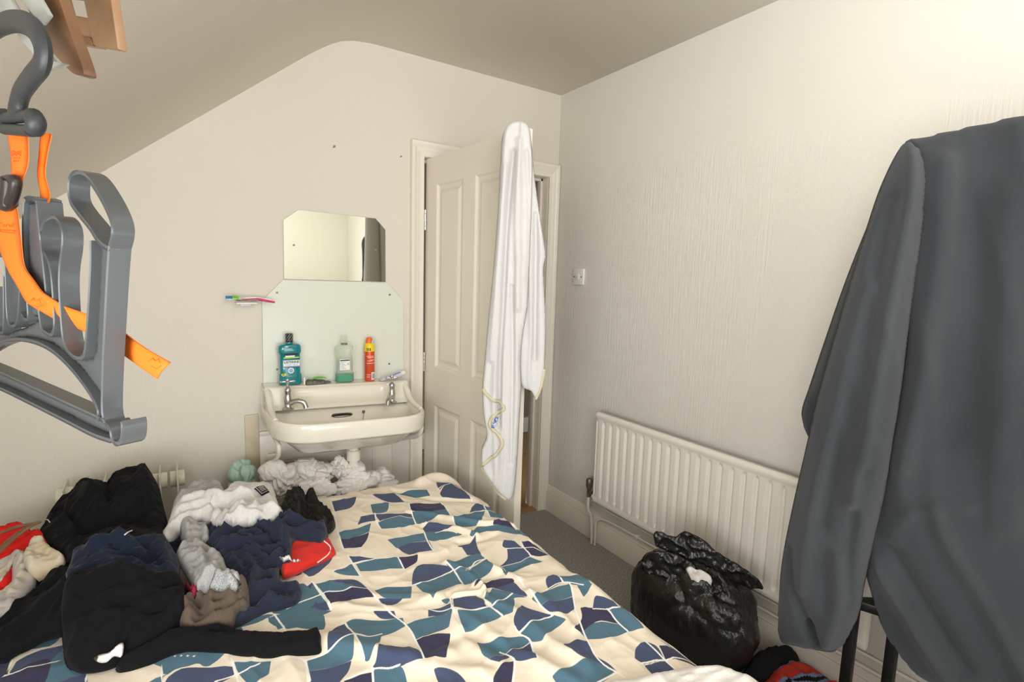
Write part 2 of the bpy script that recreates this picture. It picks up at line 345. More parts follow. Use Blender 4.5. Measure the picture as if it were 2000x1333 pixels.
# mouldings: profile (distance from wall, height) extruded
def moulding(name, prof, path, m, closed=False):
    """path: list of (point, outward normal, up) giving mitred corners"""
    bm = bmesh.new(); R = []
    for p, nrm, up in path: R.append([bm.verts.new(np.array(p)+a*np.array(nrm)+b*np.array(up)) for a, b in prof])
    k = len(prof)
    for A, B in zip(R, R[1:]):
        for i in range(k): bm.faces.new((A[i], A[(i+1) % k], B[(i+1) % k], B[i]))
    bm.faces.new(R[0]); bm.faces.new(R[-1][::-1]); bmesh.ops.recalc_face_normals(bm, faces=bm.faces)
    return bm_obj(name, bm, m, smooth=True)
archp = [(0, 0), (.012, 0), (.014, .006), (.012, .012), (.013, .03), (.017, .036), (.017, .044), (.022, .05), (.026, .058), (.026, .068), (.02, .07), (0, .07)]
# architrave: inner edge of the opening outwards; left upright, head, right upright with mitres
xl, xr, zt = -.835, -.068, 1.992
struct(moulding('trim_1', archp, [((xl, 0, 0), (0, -1, 0), (-1, 0, 0)), ((xl, 0, zt), (0, -1, 0), (-1, 0, 1))], M['gloss']))
struct(moulding('trim_2', archp, [((xl, 0, zt), (0, -1, 0), (-1, 0, 1)), ((xr, 0, zt), (0, -1, 0), (.93, 0, 1))], M['gloss']))
struct(moulding('trim_3', archp, [((xr, 0, zt), (0, -1, 0), (.93, 0, 1)), ((xr, 0, 0), (0, -1, 0), (.93, 0, 0))], M['gloss']))
# door lining and stop
bm = bmesh.new(); box(bm, -.847, -.833, .0, WT, 0, 2.004); box(bm, -.070, -.054, .0, WT, 0, 2.004); box(bm, -.847, -.054, .0, WT, 1.99, 2.004)
box(bm, -.833, -.818, .05, .085, 0, 1.99); box(bm, -.085, -.070, .05, .085, 0, 1.99); box(bm, -.833, -.07, .05, .085, 1.975, 1.99)
struct(bm_obj('trim_4', bm, M['gloss'], bevel=.002))
basep = [(0, 0), (.018, 0), (.018, .112), (.014, .118), (.017, .123), (.013, .13), (.013, .14), (.009, .146), (.007, .158), (0, .16)]
struct(moulding('baseboard_right', basep, [((0, -.0, 0), (-1, 0, 0), (0, 0, 1)), ((0, YB, 0), (-1, 0, 0), (0, 0, 1))], M['gloss']))
struct(moulding('baseboard_back', basep, [((XL, 0, 0), (0, -1, 0), (0, 0, 1)), ((-.906, 0, 0), (0, -1, 0), (0, 0, 1))], M['gloss']))
# boxed-in panelling on the wall below the basin
bm = bmesh.new(); box(bm, -1.60, -1.0, -.012, 0, .16, .70); box(bm, -1.10, -1.09, -.018, 0, .16, .72); box(bm, -1.60, -.93, -.02, 0, .70, .72)
struct(bm_obj('trim_5', bm, M['gloss'], bevel=.003))
bm = bmesh.new(); box(bm, -1.655, -1.60, -.008, 0, .56, .80); struct(bm_obj('trim_6', bm, M['dirt'], bevel=.003))
# ------------------------------------------------------------------ door leaf
TH = math.atan2(.756, .068)   # swing of the leaf
dm = Matrix.Translation((-.822, -.006, 0)) @ Matrix.Rotation(-TH, 4, 'Z')   # local: x along the leaf, y thickness, z up
bm = bmesh.new(); LW, LH, LT = .757, 1.982, .035
cols = [(.098, .335), (.425, .655)]; rows = [(.2, .775), (.965, 1.855)]
xs = [0, .098, .335, .425, .655, LW]; zs = [.006, .2, .775, .965, 1.855, LH]
def quad(bm, p): bm.faces.new([bm.verts.new(q) for q in p])
for side, y0, sg in ((0, 0., 1), (1, LT, -1)):
    for i in range(5):
        for j in range(5):
            x0, x1, z0, z1 = xs[i], xs[i+1], zs[j], zs[j+1]
            if i in (1, 3) and j in (1, 3):
                st = [(0, 0), (.004, .001), (.012, .011), (.02, .013), (.03, .012), (.045, .004), (.05, .003)]
                for (a, da), (b, db) in zip(st, st[1:]):
                    R0 = [(x0+a, y0+sg*da, z0+a), (x1-a, y0+sg*da, z0+a), (x1-a, y0+sg*da, z1-a), (x0+a, y0+sg*da, z1-a)]
                    R1 = [(x0+b, y0+sg*db, z0+b), (x1-b, y0+sg*db, z0+b), (x1-b, y0+sg*db, z1-b), (x0+b, y0+sg*db, z1-b)]
                    for k in range(4): quad(bm, (R0[k], R0[(k+1) % 4], R1[(k+1) % 4], R1[k]))
                quad(bm, R1)
            else: quad(bm, ((x0, y0, z0), (x1, y0, z0), (x1, y0, z1), (x0, y0, z1)))
for x in (0, LW): quad(bm, ((x, 0, zs[0]), (x, LT, zs[0]), (x, LT, LH), (x, 0, LH)))
for z in (zs[0], LH): quad(bm, ((0, 0, z), (LW, 0, z), (LW, LT, z), (0, LT, z)))
bmesh.ops.remove_doubles(bm, verts=bm.verts, dist=1e-5); bmesh.ops.recalc_face_normals(bm, faces=bm.faces)
bmesh.ops.transform(bm, matrix=dm, verts=bm.verts)
door = struct(bm_obj('door_1', bm, M['door']))
for z in (1.69, .98, .3):
    bm = bmesh.new(); 
    for k in range(5): cyl(bm, (-.829, -.012, z-.05+.02*k+.001), (-.829, -.012, z-.05+.02*k+.0185), .0062, seg=12)
    box(bm, -.842, -.829, -.008, -.004, z-.05, z+.05)
    h = bm_obj('hinge', bm, M['chrome'], door, smooth=False)
bm = bmesh.new()
for y, s in ((-.02, -1), (LT+.02, 1)):
    cyl(bm, dm @ Vector((LW-.06, LT/2, 1.03)), dm @ Vector((LW-.06, LT/2+s*.05, 1.03)), .009); cyl(bm, dm @ Vector((LW-.06, LT/2+s*.046, 1.03)), dm @ Vector((LW-.17, LT/2+s*.046, 1.03)), .008)
bm_obj('door_handle', bm, M['chrome'], door, smooth=True)
# ------------------------------------------------------------------ light switch
t = thing('light_switch', 'square white plastic light switch on the right wall beside the door', 'switch', (0, -.226, 1.39))
bm = bmesh.new(); box(bm, -.012, 0, -.27, -.182, 1.39, 1.478); part(t, bm_obj('switch_plate', bm, M['white'], bevel=.003))
bm = bmesh.new(); box(bm, -.016, -.012, -.238, -.214, 1.418, 1.45); part(t, bm_obj('rocker', bm, M['white'], bevel=.002))
for y in (-.256, -.196):
    bm = bmesh.new(); cyl(bm, (-.0135, y, 1.434), (-.0115, y, 1.434), .004); part(t, bm_obj('screw', bm, M['oldmetal']))
# ------------------------------------------------------------------ wall radiator
t = thing('wall_radiator', 'long white ribbed panel radiator on the right wall', 'radiator', (-.06, -1.12, .26))
y0, y1, z0, z1, XF = -.505, -1.80, .262, .745, -.088
ny, nz = 520, 44; ys = np.linspace(y0, y1, ny); zz = np.r_[np.linspace(z0, z0+.07, 14), np.linspace(z0+.075, z1-.075, 12), np.linspace(z1-.07, z1, 18)]
Y, Z = np.meshgrid(ys, zz, indexing='ij'); pitch = .0515
ph = ((y0-.012-Y)/pitch) % 1; gro = np.exp(-((np.minimum(ph, 1-ph))/.13)**2)
endf = np.clip(np.minimum(Z-z0-.032, z1-.036-Z)/.02, 0, 1); endf = endf*endf*(3-2*endf)
ef = np.clip(np.minimum(y0-Y, Y-y1)/.012, 0, 1)
X = XF+.0125*gro*endf - .004*np.sin(np.clip((Z-(z1-.034))/.034, 0, 1)*math.pi) - .003*np.sin(np.clip((z0+.03-Z)/.03, 0, 1)*math.pi)
X += .012*(1-np.sqrt(np.clip(1-(1-np.clip((z1-Z)/.012, 0, 1))**2, 0, 1)))+.01*(1-np.sqrt(np.clip(1-(1-ef)**2, 0, 1)))
V = np.stack([X, Y, Z], -1).reshape(-1, 3); nb = len(V); Vb = V.copy(); Vb[:, 0] = XF+.022; V = np.vstack([V, Vb]); F = []
id_ = lambda i, j: i*len(zz)+j
for i in range(ny-1):
    for j in range(len(zz)-1): F.append((id_(i, j), id_(i, j+1), id_(i+1, j+1), id_(i+1, j)))
for i in range(ny-1):
    for j in (0, len(zz)-1): F.append((id_(i, j), id_(i+1, j), id_(i+1, j)+nb, id_(i, j)+nb))
for j in range(len(zz)-1):
    for i in (0, ny-1): F.append((id_(i, j), id_(i, j+1), id_(i, j+1)+nb, id_(i, j)+nb))
F.append((id_(0, 0)+nb, id_(ny-1, 0)+nb, id_(ny-1, len(zz)-1)+nb, id_(0, len(zz)-1)+nb))
part(t, mesh_obj('ribbed_panel', V, F, M['rad']))
for zz_ in (z1-.02, z0+.022):
    bm = bmesh.new(); cyl(bm, (-.075, y0+.004, zz_), (-.075, y0-.03, zz_), .012); part(t, bm_obj('end_lug', bm, M['rad'], smooth=True))
for y in (-.75, -1.55):
    bm = bmesh.new(); box(bm, -.066, 0, y-.015, y+.015, .33, .70); part(t, bm_obj('wall_bracket', bm, M['rad'], bevel=.003))
bm = bmesh.new(); vx, vy = -.075, -.468
lathe(bm, [(.006, .285), (.011, .287), (.011, .312), (.014, .318), (.017, .325), (.018, .36), (.014, .368), (.006, .37)], (vx, vy, 0), 14)
cyl(bm, (vx, vy, .298), (vx, y0, .284), .009); cyl(bm, (vx, vy-.012, .298), (vx, vy-.024, .296), .013, seg=6)
v = part(t, bm_obj('radiator_valve', bm, M['oldmetal'], smooth=True)); v['label'] = 'dull metal valve with a grooved cap'
p = thing('heating_pipe', 'thin cream copper pipe dropping from the radiator valve to the carpet', 'pipe', (-.07, vy, 0))
bm = bmesh.new(); tube(bm, [(vx, vy, .288), (vx, vy, .2), (-.06, vy-.004, .17), (-.05, vy-.006, .1), (-.045, vy-.008, -.01)], .0075, 10, 5, up=(0, 1, .1)); part(p, bm_obj('pipe_run', bm, M['gloss'], smooth=True))
bm = bmesh.new(); lathe(bm, [(.011, .268), (.011, .29)], (vx, vy, 0), 6); part(p, bm_obj('compression_nut', bm, M['oldmetal']))
p = thing('heating_pipe', 'long cream pipe bending up from the carpet and running along the top of the skirting', 'pipe', (-.04, -.53, 0))
bm = bmesh.new(); tube(bm, [(-.045, -.50, -.01), (-.045, -.50, .08), (-.045, -.502, .125), (-.042, -.52, .152), (-.036, -.56, .165), (-.03, -.7, .168), (-.03, -1.2, .17), (-.03, -2.6, .172)], .006, 10, 6, up=(1, 0, .1)); part(p, bm_obj('pipe_run', bm, M['gloss'], smooth=True))
for y in (-.78, -1.35, -1.95):
    bm = bmesh.new(); box(bm, -.04, 0, y-.008, y+.008, .163, .182); part(p, bm_obj('pipe_clip', bm, M['white'], bevel=.002))
p = tag(bm_obj('heating_pipe', (lambda b: (tube(b, [(-.05, -.50, .262), (-.04, -.56, .225), (-.026, -.7, .215), (-.026, -1.2, .215), (-.026, -2.6, .212)], .0055, 8, 6, up=(1, 0, .1)), b)[1])(bmesh.new()), M['gloss'], smooth=True), 'cream pipe along the wall just below the radiator, higher of the two horizontal ones', 'pipe')
# ================================================================== basin
SX, SY = -1.272, 0.
basin = thing('wash_basin', 'white ceramic wall basin with chrome taps under the mirror', 'sink', (SX, -.2, .66))
TILT = Matrix.Translation((SX, 0, .83)) @ Matrix.Rotation(math.radians(2.4), 4, 'Y') @ Matrix.Translation((-SX, 0, -.83))
HX, DY = .318, .425
def rrect(cx, cy, hx, hy, r, rb, n=10):
    """outline, front corners (low y) radius r, back corners radius rb, counter-clockwise"""
    P = []
    for (sx, sy, rr, a0) in ((-1, -1, r, 180), (1, -1, r, 270), (1, 1, rb, 0), (-1, 1, rb, 90)):
        rr = min(rr, hx, hy); ox, oy = cx+sx*(hx-rr), cy+sy*(hy-rr)
        for k in range(n+1):
            a = math.radians(a0+90*k/n); P.append((ox+rr*math.cos(a), oy+rr*math.sin(a)))
    return P
CY = -DY/2
def ring(ins, z, back=0., r=.15, rb=.02): return [(x, y, z) for x, y in rrect(SX, CY-back/2, HX-ins, DY/2-ins-back/2, max(r-ins, .02), max(rb, .01))]
RR = [ring(.20, .665, 0, .15, .1), ring(.15, .668, 0, .16, .1), ring(.10, .69, 0), ring(.05, .735, 0), ring(.022, .757, 0), ring(.003, .757), ring(0, .764), ring(0, .822), ring(.002, .828), ring(.006, .831), ring(.012, .831), ring(.016, .829),
      ring(.020, .823, .0, .15, .04), ring(.027, .812, .118, .14, .05), ring(.04, .785, .12, .14, .05), ring(.07, .745, .105, .13, .06), ring(.11, .715, .10, .1, .06), ring(.15, .70, .10, .08, .05), ring(.165, .697, .10, .05, .04)]
V = [p for r_ in RR for p in r_]; n = len(RR[0]); F = []
for i in range(len(RR)-1):
    for k in range(n): F.append((i*n+k, i*n+(k+1) % n, (i+1)*n+(k+1) % n, (i+1)*n+k))
F.append(tuple(range(n))[::-1]); F.append(tuple((len(RR)-1)*n+k for k in range(n)))
V = np.array([tuple(TILT @ Vector(v)) for v in V]); bowl = part(basin, mesh_obj('bowl', V, F, M['china']))
# raised back ledge with soap recess and swept-down ends
nx, nt_ = 120, 40
def ledge(u, t):
    x = SX+(u-.5)*2*(HX-.001); e = abs(u-.5)*2
    endw = max(0., (e-.80)/.20); yend = -.115-.10*endw**2       # ends sweep forwards
    s = [(-.000, .83), (-.000, .915), (-.004, .921), (-.085, .919), (-.094, .914), (-.099, .905), (-.108, .88), (-.116, .858), (-.124, .842), (-.142, .826)]
    k = t*(len(s)-1); i = min(int(k), len(s)-2); f = k-i; y = s[i][0]*(1-f)+s[i+1][0]*f; z = s[i][1]*(1-f)+s[i+1][1]*f
    rec = 1/(1+math.exp(-(.66-e)/.018))
    if t > .42: q = math.sin(min(1, (t-.42)/.5)*math.pi); y += rec*.028*q; z -= rec*.004*q
    return (x, y, z)
V = [tuple(TILT @ Vector(ledge(i/nx, j/nt_))) for i in range(nx+1) for j in range(nt_+1)]
F = [(i*(nt_+1)+j, i*(nt_+1)+j+1, (i+1)*(nt_+1)+j+1, (i+1)*(nt_+1)+j) for i in range(nx) for j in range(nt_)]
F += [tuple(range(nt_+1)), tuple(nx*(nt_+1)+k for k in range(nt_+1))[::-1]]
part(basin, mesh_obj('back_ledge', V, F, M['china']))
# curved side arms from ledge to rim
for s in (-1, 1):
    bm = bmesh.new(); x = SX+s*(HX-.014)
    tube(bm, [TILT @ Vector(q) for q in ((x, -.01, .906), (x, -.075, .904), (x, -.12, .885), (x, -.16, .856), (x, -.22, .836), (x, -.30, .828))], [.013, .014, .014, .013, .012, .009], 12, 6, up=(1, 0, 0))
    part(basin, bm_obj('side_arm', bm, M['china'], smooth=True))
bm = bmesh.new()
Q = [TILT @ Vector((SX+.045*c-.01, -.1585, .791+.008*s)) for c, s in ((-1, 0), (-.9, .8), (-.6, 1), (.6, 1), (.9, .8), (1, 0), (.9, -.8), (.6, -1), (-.6, -1), (-.9, -.8))]
vs = [bm.verts.new(q) for q in Q]; ws = [bm.verts.new(q+Vector((0, .03, 0))) for q in Q]; bm.faces.new(vs)
for k in range(10): bm.faces.new((vs[k], vs[(k+1) % 10], ws[(k+1) % 10], ws[k]))
part(basin, bm_obj('overflow_slot', bm, M['dark']))
bm = bmesh.new(); tube(bm, [TILT @ Vector((SX+.045*math.cos(a)-.01, -.160, .791+.0085*math.sin(a))) for a in np.linspace(0, 2*math.pi, 20, endpoint=False)], .0022, 6, 1, up=(0, 1, 0), closed=True); part(basin, bm_obj('overflow_rim', bm, M['oldmetal'], smooth=True))
bm = bmesh.new(); a = TILT @ Vector((SX+.085, -.162, .80)); ball(bm, a, .0065); cyl(bm, a, a+Vector((0, .02, 0)), .003)
for k in range(6): ball(bm, a+Vector((-.001*k, -.006-.001*k, -.006*k)), .0021, seg=8)
part(basin, bm_obj('plug_chain', bm, M['oldmetal'], smooth=True))
bm = bmesh.new(); lathe(bm, [(.02, .54), (.02, .60), (.03, .602), (.03, .645), (.022, .648), (.022, .67)], (SX+.02, -.22, 0), 20); part(basin, bm_obj('waste_pipe', bm, M['china'], smooth=True))
for s in (-1, 1):
    bm = bmesh.new(); x = SX+s*.298
    tube(bm, [(x, -.03, .79), (x, -.07, .78), (x, -.2, .752), (x-s*.0, -.30, .745), (x, -.32, .73), (x, -.28, .69), (x, -.14, .64), (x, -.05, .61), (x, -.014, .60)], [.012, .012, .012, .013, .013, .014, .015, .016, .02], 10, 6, flat=.7, up=(1, 0, 0))
    part(basin, bm_obj('wall_bracket', bm, M['china'], smooth=True))
def tap(px, py, rot, name='tap'):
    c = TILT @ Vector((px, py, .836)); g = bmesh.new()
    lathe(g, [(.023, 0), (.024, .004), (.016, .010), (.014, .016), (.0155, .03), (.016, .045), (.0135, .058), (.0135, .075), (.0145, .079), (.013, .088), (.008, .095), (.005, .098), (.005, .110)], (0, 0, 0), 20)
    tube(g, [(.008, 0, .026), (.03, 0, .034), (.052, 0, .034), (.066, 0, .024), (.072, 0, .006)], [.0115, .011, .0105, .0105, .0115], 14, 6, up=(0, 1, 0))
    bmesh.ops.transform(g, matrix=Matrix.Translation(c) @ Matrix.Rotation(rot, 4, 'Z'), verts=g.verts)
    o = part(basin, bm_obj(name, g, M['chrome'], smooth=True))
    g = bmesh.new(); ball(g, (0, 0, .118), .0085)
    for k in range(4):
        a = k*math.pi/2+.35; d = Vector((math.cos(a), math.sin(a), 0)); cyl(g, Vector((0, 0, .118)), Vector((0, 0, .118))+d*.023, .0032); ball(g, Vector((0, 0, .118))+d*.025, .0055, seg=10)
    lathe(g, [(.006, .118), (.0075, .124), (.005, .130)], (0, 0, 0), 12)
    bmesh.ops.transform(g, matrix=Matrix.Translation(c) @ Matrix.Rotation(rot, 4, 'Z'), verts=g.verts)
    h = bm_obj('cross_handle', g, M['chrome'], smooth=True); h.parent = o
tap(-1.507, -.165, math.radians(-25)); tap(-1.060, -.175, math.radians(-125))
# splashback, mirror
def glass_plate(name, pts, y0, y1, m, edge, bev=.0):
    bm = bmesh.new(); f = bm.faces.new([bm.verts.new((x, y1, z)) for x, z in pts]); r = bmesh.ops.extrude_face_region(bm, geom=[f])
    bmesh.ops.translate(bm, vec=(0, y0-y1, 0), verts=[v for v in r['geom'] if isinstance(v, bmesh.types.BMVert)]); bmesh.ops.recalc_face_normals(bm, faces=bm.faces)
    me = bpy.data.meshes.new(name); bm.to_mesh(me); bm.free(); me.materials.append(m); me.materials.append(edge)
    for p in me.polygons: p.material_index = 0 if abs(p.normal.y) > .9 else 1
    o = bpy.data.objects.new(name, me); COL.objects.link(o); return o
t = thing('splashback', 'pale frosted glass splashback with clipped top corners behind the basin', 'splashback', (-1.255, 0, .93))
part(t, glass_plate('glass_panel', [(-1.577, .925), (-.937, .905), (-.940, 1.29), (-1.022, 1.378), (-1.488, 1.381), (-1.572, 1.292)], -.007, -.001, M['splash'], M['glassedge']))
for u, v in ((541, 572), (761, 576), (541, 722), (760, 711)):
    c = at(u, v, y=-.008); bm = bmesh.new(); cyl(bm, c, c+np.array((0, -.003, 0)), .0045, seg=12); part(t, bm_obj('screw', bm, M['oldmetal']))
t = thing('wall_mirror', 'frameless bathroom mirror with clipped top corners above the splashback', 'mirror', (-1.255, 0, 1.385))
part(t, glass_plate('mirror_glass', [(-1.483, 1.386), (-1.030, 1.3815), (-1.031, 1.628), (-1.078, 1.676), (-1.418, 1.684), (-1.480, 1.636)], -.0075, -.001, M['mirror'], M['glassedge']))
for u, v in ((574, 479), (735, 489)):
    c = at(u, v, y=-.009); bm = bmesh.new(); cyl(bm, c, c+np.array((0, -.003, 0)), .0045, seg=12); part(t, bm_obj('screw', bm, M['oldmetal']))
# toothbrush holder and brushes
t = thing('toothbrush_holder', 'small white shelf holder on the wall left of the splashback', 'holder', (-1.635, -.03, 1.27))
bm = bmesh.new(); box(bm, -1.675, -1.598, -.07, -.001, 1.281, 1.287); box(bm, -1.655, -1.615, -.006, -.001, 1.268, 1.30); part(t, bm_obj('ledge', bm, M['white'], bevel=.002))
bm = bmesh.new(); tube(bm, [(-1.675, -.02, 1.297), (-1.675, -.07, 1.297), (-1.598, -.07, 1.296), (-1.598, -.02, 1.296)], .003, 8, 3); part(t, bm_obj('rail', bm, M['chrome'], smooth=True))
def brush(label, a, b, mh, mb, sag=.006):
    a, b = np.array(a), np.array(b); t = thing('toothbrush', label, 'toothbrush', tuple(a), 'toothbrushes on the wall holder'); d = b-a
    bm = bmesh.new(); tube(bm, [a+d*.2, a+d*.35+(0, 0, sag*.2), a+d*.6+(0, 0, sag), a+d*.8+(0, 0, sag*.4), b], [.003, .004, .0055, .005, .004], 10, 5); part(t, bm_obj('handle', bm, mh, smooth=True))
    bm = bmesh.new(); tube(bm, [a, a+d*.1, a+d*.22], [.005, .006, .0035], 10, 4, flat=.5); part(t, bm_obj('head', bm, M['white'], smooth=True))
    bm = bmesh.new()
    for i in range(5):
        for j in (-1, 1): cyl(bm, a+d*(.01+.03*i)+(0, .0025*j, .001), a+d*(.01+.03*i)+(0, .0025*j, .013), .0025, seg=6)
    part(t, bm_obj('bristles', bm, mb))
brush('toothbrush with a white handle and blue-green bristles sticking out left', (-1.712, -.05, 1.300), (-1.545, -.045, 1.298), M['white'], M['bluep'])
brush('pink handled toothbrush reaching over the splashback edge', (-1.688, -.060, 1.302), (-1.530, -.055, 1.287), M['pink'], M['green'])
# ------------------------------------------------------------------ things on the basin ledge
def lz(x): return (TILT @ Vector((x, -.05, .9205))).z+.0005
def bottle(name, label, x, y, w, d, h, body, capm, profile, cap):
    t = thing(name, label, 'bottle', (x, y, lz(x))); z = lz(x)
    bm = bmesh.new(); n = 32
    rings = []
    for s, zz_ in profile:
        r_ = []
        for k in range(n):
            a = 2*math.pi*k/n; c, sn = math.cos(a), math.sin(a); e = 2/3.4
            r_.append(bm.verts.new((x+s*w/2*math.copysign(abs(c)**e, c), y+max(s, .0)**.7*d/2*math.copysign(abs(sn)**e, sn), z+zz_*h)))
        rings.append(r_)
    for a_, b_ in zip(rings, rings[1:]):
        for k in range(n): bm.faces.new((a_[k], a_[(k+1) % n], b_[(k+1) % n], b_[k]))
    bm.faces.new(rings[0][::-1]); bm.faces.new(rings[-1]); part(t, bm_obj('bottle_body', bm, body, smooth=True))
    bm = bmesh.new(); r0, z0_, z1_ = cap; nn = 28
    pr = [(r0*.96, z0_*h), (r0, z0_*h+.002), (r0*.96, z1_*h-.002), (r0*.88, z1_*h)]
    lathe(bm, pr, (x, y, z), nn); part(t, bm_obj('cap', bm, capm, smooth=True)); return t, z
bprof = [(.90, 0), (.99, .012), (1, .03), (1, .17), (.985, .20), (.90, .215), (.90, .60), (.98, .625), (1, .64), (1, .72), (.96, .765), (.8, .79), (.42, .80), (.3, .81), (.3, .835)]
BY = -.048
bx = at(567, 752, y=BY)[0]
t, z = bottle('mouthwash_bottle', 'teal mouthwash bottle with black cap and printed label, left on the basin ledge', bx, BY, .092, .05, .222, M['teal'], M['cap'], bprof, (.0155, .83, 1.))
fy = BY-.0268
def plate(t, name, x0, x1, z0, z1, y, m, th=.0007):
    bm = bmesh.new(); box(bm, x0, x1, y-th, y+th, z0, z1); return part(t, bm_obj(name, bm, m))
RX = Matrix.Rotation(math.pi/2, 4, 'X')
plate(t, 'label_panel', bx-.030, bx+.036, z+.082, z+.108, fy+.003, M['labelwhite'])
plate(t, 'label_panel', bx-.028, bx+.034, z+.118, z+.122, fy+.001, M['labelyellow']); plate(t, 'label_panel', bx-.022, bx+.016, z+.123, z+.129, fy+.001, M['labelwhite'])
plate(t, 'label_panel', bx-.025, bx+.030, z+.130, z+.138, fy+.001, M['labeldark']); plate(t, 'label_panel', bx-.030, bx+.036, z+.078, z+.0815, fy+.003, M['purple'])
bm = bmesh.new(); cyl(bm, (bx, fy+.004, z+.063), (bx, fy+.0015, z+.063), .0125, seg=28); part(t, bm_obj('label_disc', bm, M['labelwhite']))
bm = bmesh.new(); cyl(bm, (bx, fy+.004, z+.063), (bx, fy+.0008, z+.063), .009, seg=24); part(t, bm_obj('label_disc', bm, M['labelblue']))
bm = bmesh.new(); cyl(bm, (bx-.024, fy+.004, z+.047), (bx-.024, fy+.001, z+.047), .005); cyl(bm, (bx-.034, fy+.004, z+.047), (bx-.034, fy+.001, z+.047), .005); box(bm, bx-.034, bx-.024, fy+.001, fy+.004, z+.042, z+.052); part(t, bm_obj('label_lozenge', bm, M['labelyellow']))
textmesh('label_lettering', 'LISTERINE', .0138, M['labeldark'], Matrix.Translation((bx+.003, fy+.0018, z+.0995)) @ RX, t, bold=.0003)
textmesh('label_lettering', 'COOL MINT', .0095, M['labelblue'], Matrix.Translation((bx+.003, fy+.0018, z+.0875)) @ RX, t)
bm = bmesh.new()
for k in range(9):   # diagonal grip lines on the cap
    tube(bm, [(bx+.0158*math.sin(a+k*.698), BY-.0158*math.cos(a+k*.698), z+.19+.03*(a/1.4)) for a in np.linspace(0, 1.4, 6)], .0007, 5, 1)
part(t, bm_obj('cap_grip', bm, M['clearplastic']))
bx2 = at(673, 747, y=BY)[0]
t, z = bottle('mouthwash_bottle', 'nearly empty clear bottle with green liquid at the bottom, middle of the basin ledge', bx2, BY, .080, .048, .215, M['clearbottle'], M['clearbottle'], bprof, (.014, .84, 1.))
bm = bmesh.new(); n = 28
lp = [(.86, .004), (.94, .012), (.945, .03), (.945, .034)]
rings = []
for s, zz_ in lp: rings.append([bm.verts.new((bx2+s*.04*math.copysign(abs(math.cos(a))**.588, math.cos(a)), BY+s*.024*math.copysign(abs(math.sin(a))**.588, math.sin(a)), z+zz_)) for a in np.linspace(0, 2*math.pi, n, endpoint=False)])
for a_, b_ in zip(rings, rings[1:]):
    for k in range(n): bm.faces.new((a_[k], a_[(k+1) % n], b_[(k+1) % n], b_[k]))
bm.faces.new(rings[0][::-1]); bm.faces.new(rings[-1]); part(t, bm_obj('mouthwash_liquid', bm, M['greenliquid'], smooth=True))
fy2 = BY-.0245
plate(t, 'label_panel', bx2-.027, bx2+.018, z+.058, z+.108, fy2+.001, M['labelwhite']); plate(t, 'label_heading', bx2-.025, bx2+.017, z+.100, z+.105, fy2, M['labeldark'])
bm = bmesh.new()
for k in range(7): box(bm, bx2-.024, bx2+.002-(k % 3)*.005, fy2-.0005, fy2, z+.064+.005*k, z+.0655+.005*k)
for k in range(4): box(bm, bx2+.006, bx2+.015, fy2-.0005, fy2, z+.08+.003*k, z+.0815+.003*k)
part(t, bm_obj('label_print', bm, M['clearplastic']))
bm = bmesh.new(); lathe(bm, [(.0145, z+.172), (.0145, z+.178)], (bx2, BY, 0), 20); part(t, bm_obj('tamper_ring', bm, M['oldmetal']))
# shaving foam can
bx3 = at(722, 745, y=BY)[0]; z = lz(bx3); t = thing('spray_can', 'red spray can with yellow shoulder and orange cap, right of the clear bottle', 'can', (bx3, BY, z)); R3 = .0235
bm = bmesh.new(); lathe(bm, [(R3*.92, 0), (R3, .003), (R3, .142)], (bx3, BY, z), 28); part(t, bm_obj('can_body', bm, M['canred'], smooth=True))
bm = bmesh.new(); lathe(bm, [(R3*1.01, .141), (R3*1.01, .163), (R3*.93, .172), (R3*.75, .180)], (bx3, BY, z), 28); part(t, bm_obj('shoulder', bm, M['canyellow'], smooth=True))
bm = bmesh.new(); lathe(bm, [(.017, .176), (.0175, .182), (.014, .202), (.010, .206)], (bx3-.001, BY, z), 20, 1, .8); part(t, bm_obj('cap', bm, M['canorange'], smooth=True))
bm = bmesh.new(); ball(bm, (bx3+.013, BY-.008, z+.184), .008, (1, .8, 1.4)); part(t, bm_obj('nozzle', bm, M['canblue'], smooth=True))
def curved(t, name, x, y, R, a0, a1, z0, z1, m, n=8):
    bm = bmesh.new(); A = np.linspace(a0, a1, n); lo = [bm.verts.new((x+R*math.sin(a), y-R*math.cos(a), z0)) for a in A]; hi = [bm.verts.new((x+R*math.sin(a), y-R*math.cos(a), z1)) for a in A]
    for k in range(n-1): bm.faces.new((lo[k], lo[k+1], hi[k+1], hi[k]))
    return part(t, bm_obj(name, bm, m, smooth=True))
curved(t, 'barcode_panel', bx3, BY, R3+.0004, .05, .95, z+.006, z+.042, M['labelwhite'])
for k in range(9): curved(t, 'barcode_bar', bx3, BY, R3+.0007, .18+.075*k, .21+.075*k+.01*(k % 2), z+.012, z+.036, M['labeldark'], 3)
for k, (a, b, zz_) in enumerate(((-.9, .5, .118), (-.7, .8, .112), (-.8, .3, .096), (-.2, .8, .100), (-.9, .9, .085), (-.9, -.1, .03), (-.9, -.2, .02))): curved(t, 'print_line', bx3, BY, R3+.0004, a, b, z+zz_, z+zz_+.0018, M['labelwhite'])
for k in range(3): curved(t, 'print_mark', bx3, BY, R3*1.01+.0004, -.85+.3*k, -.68+.3*k, z+.144, z+.158, M['labeldark'], 3)
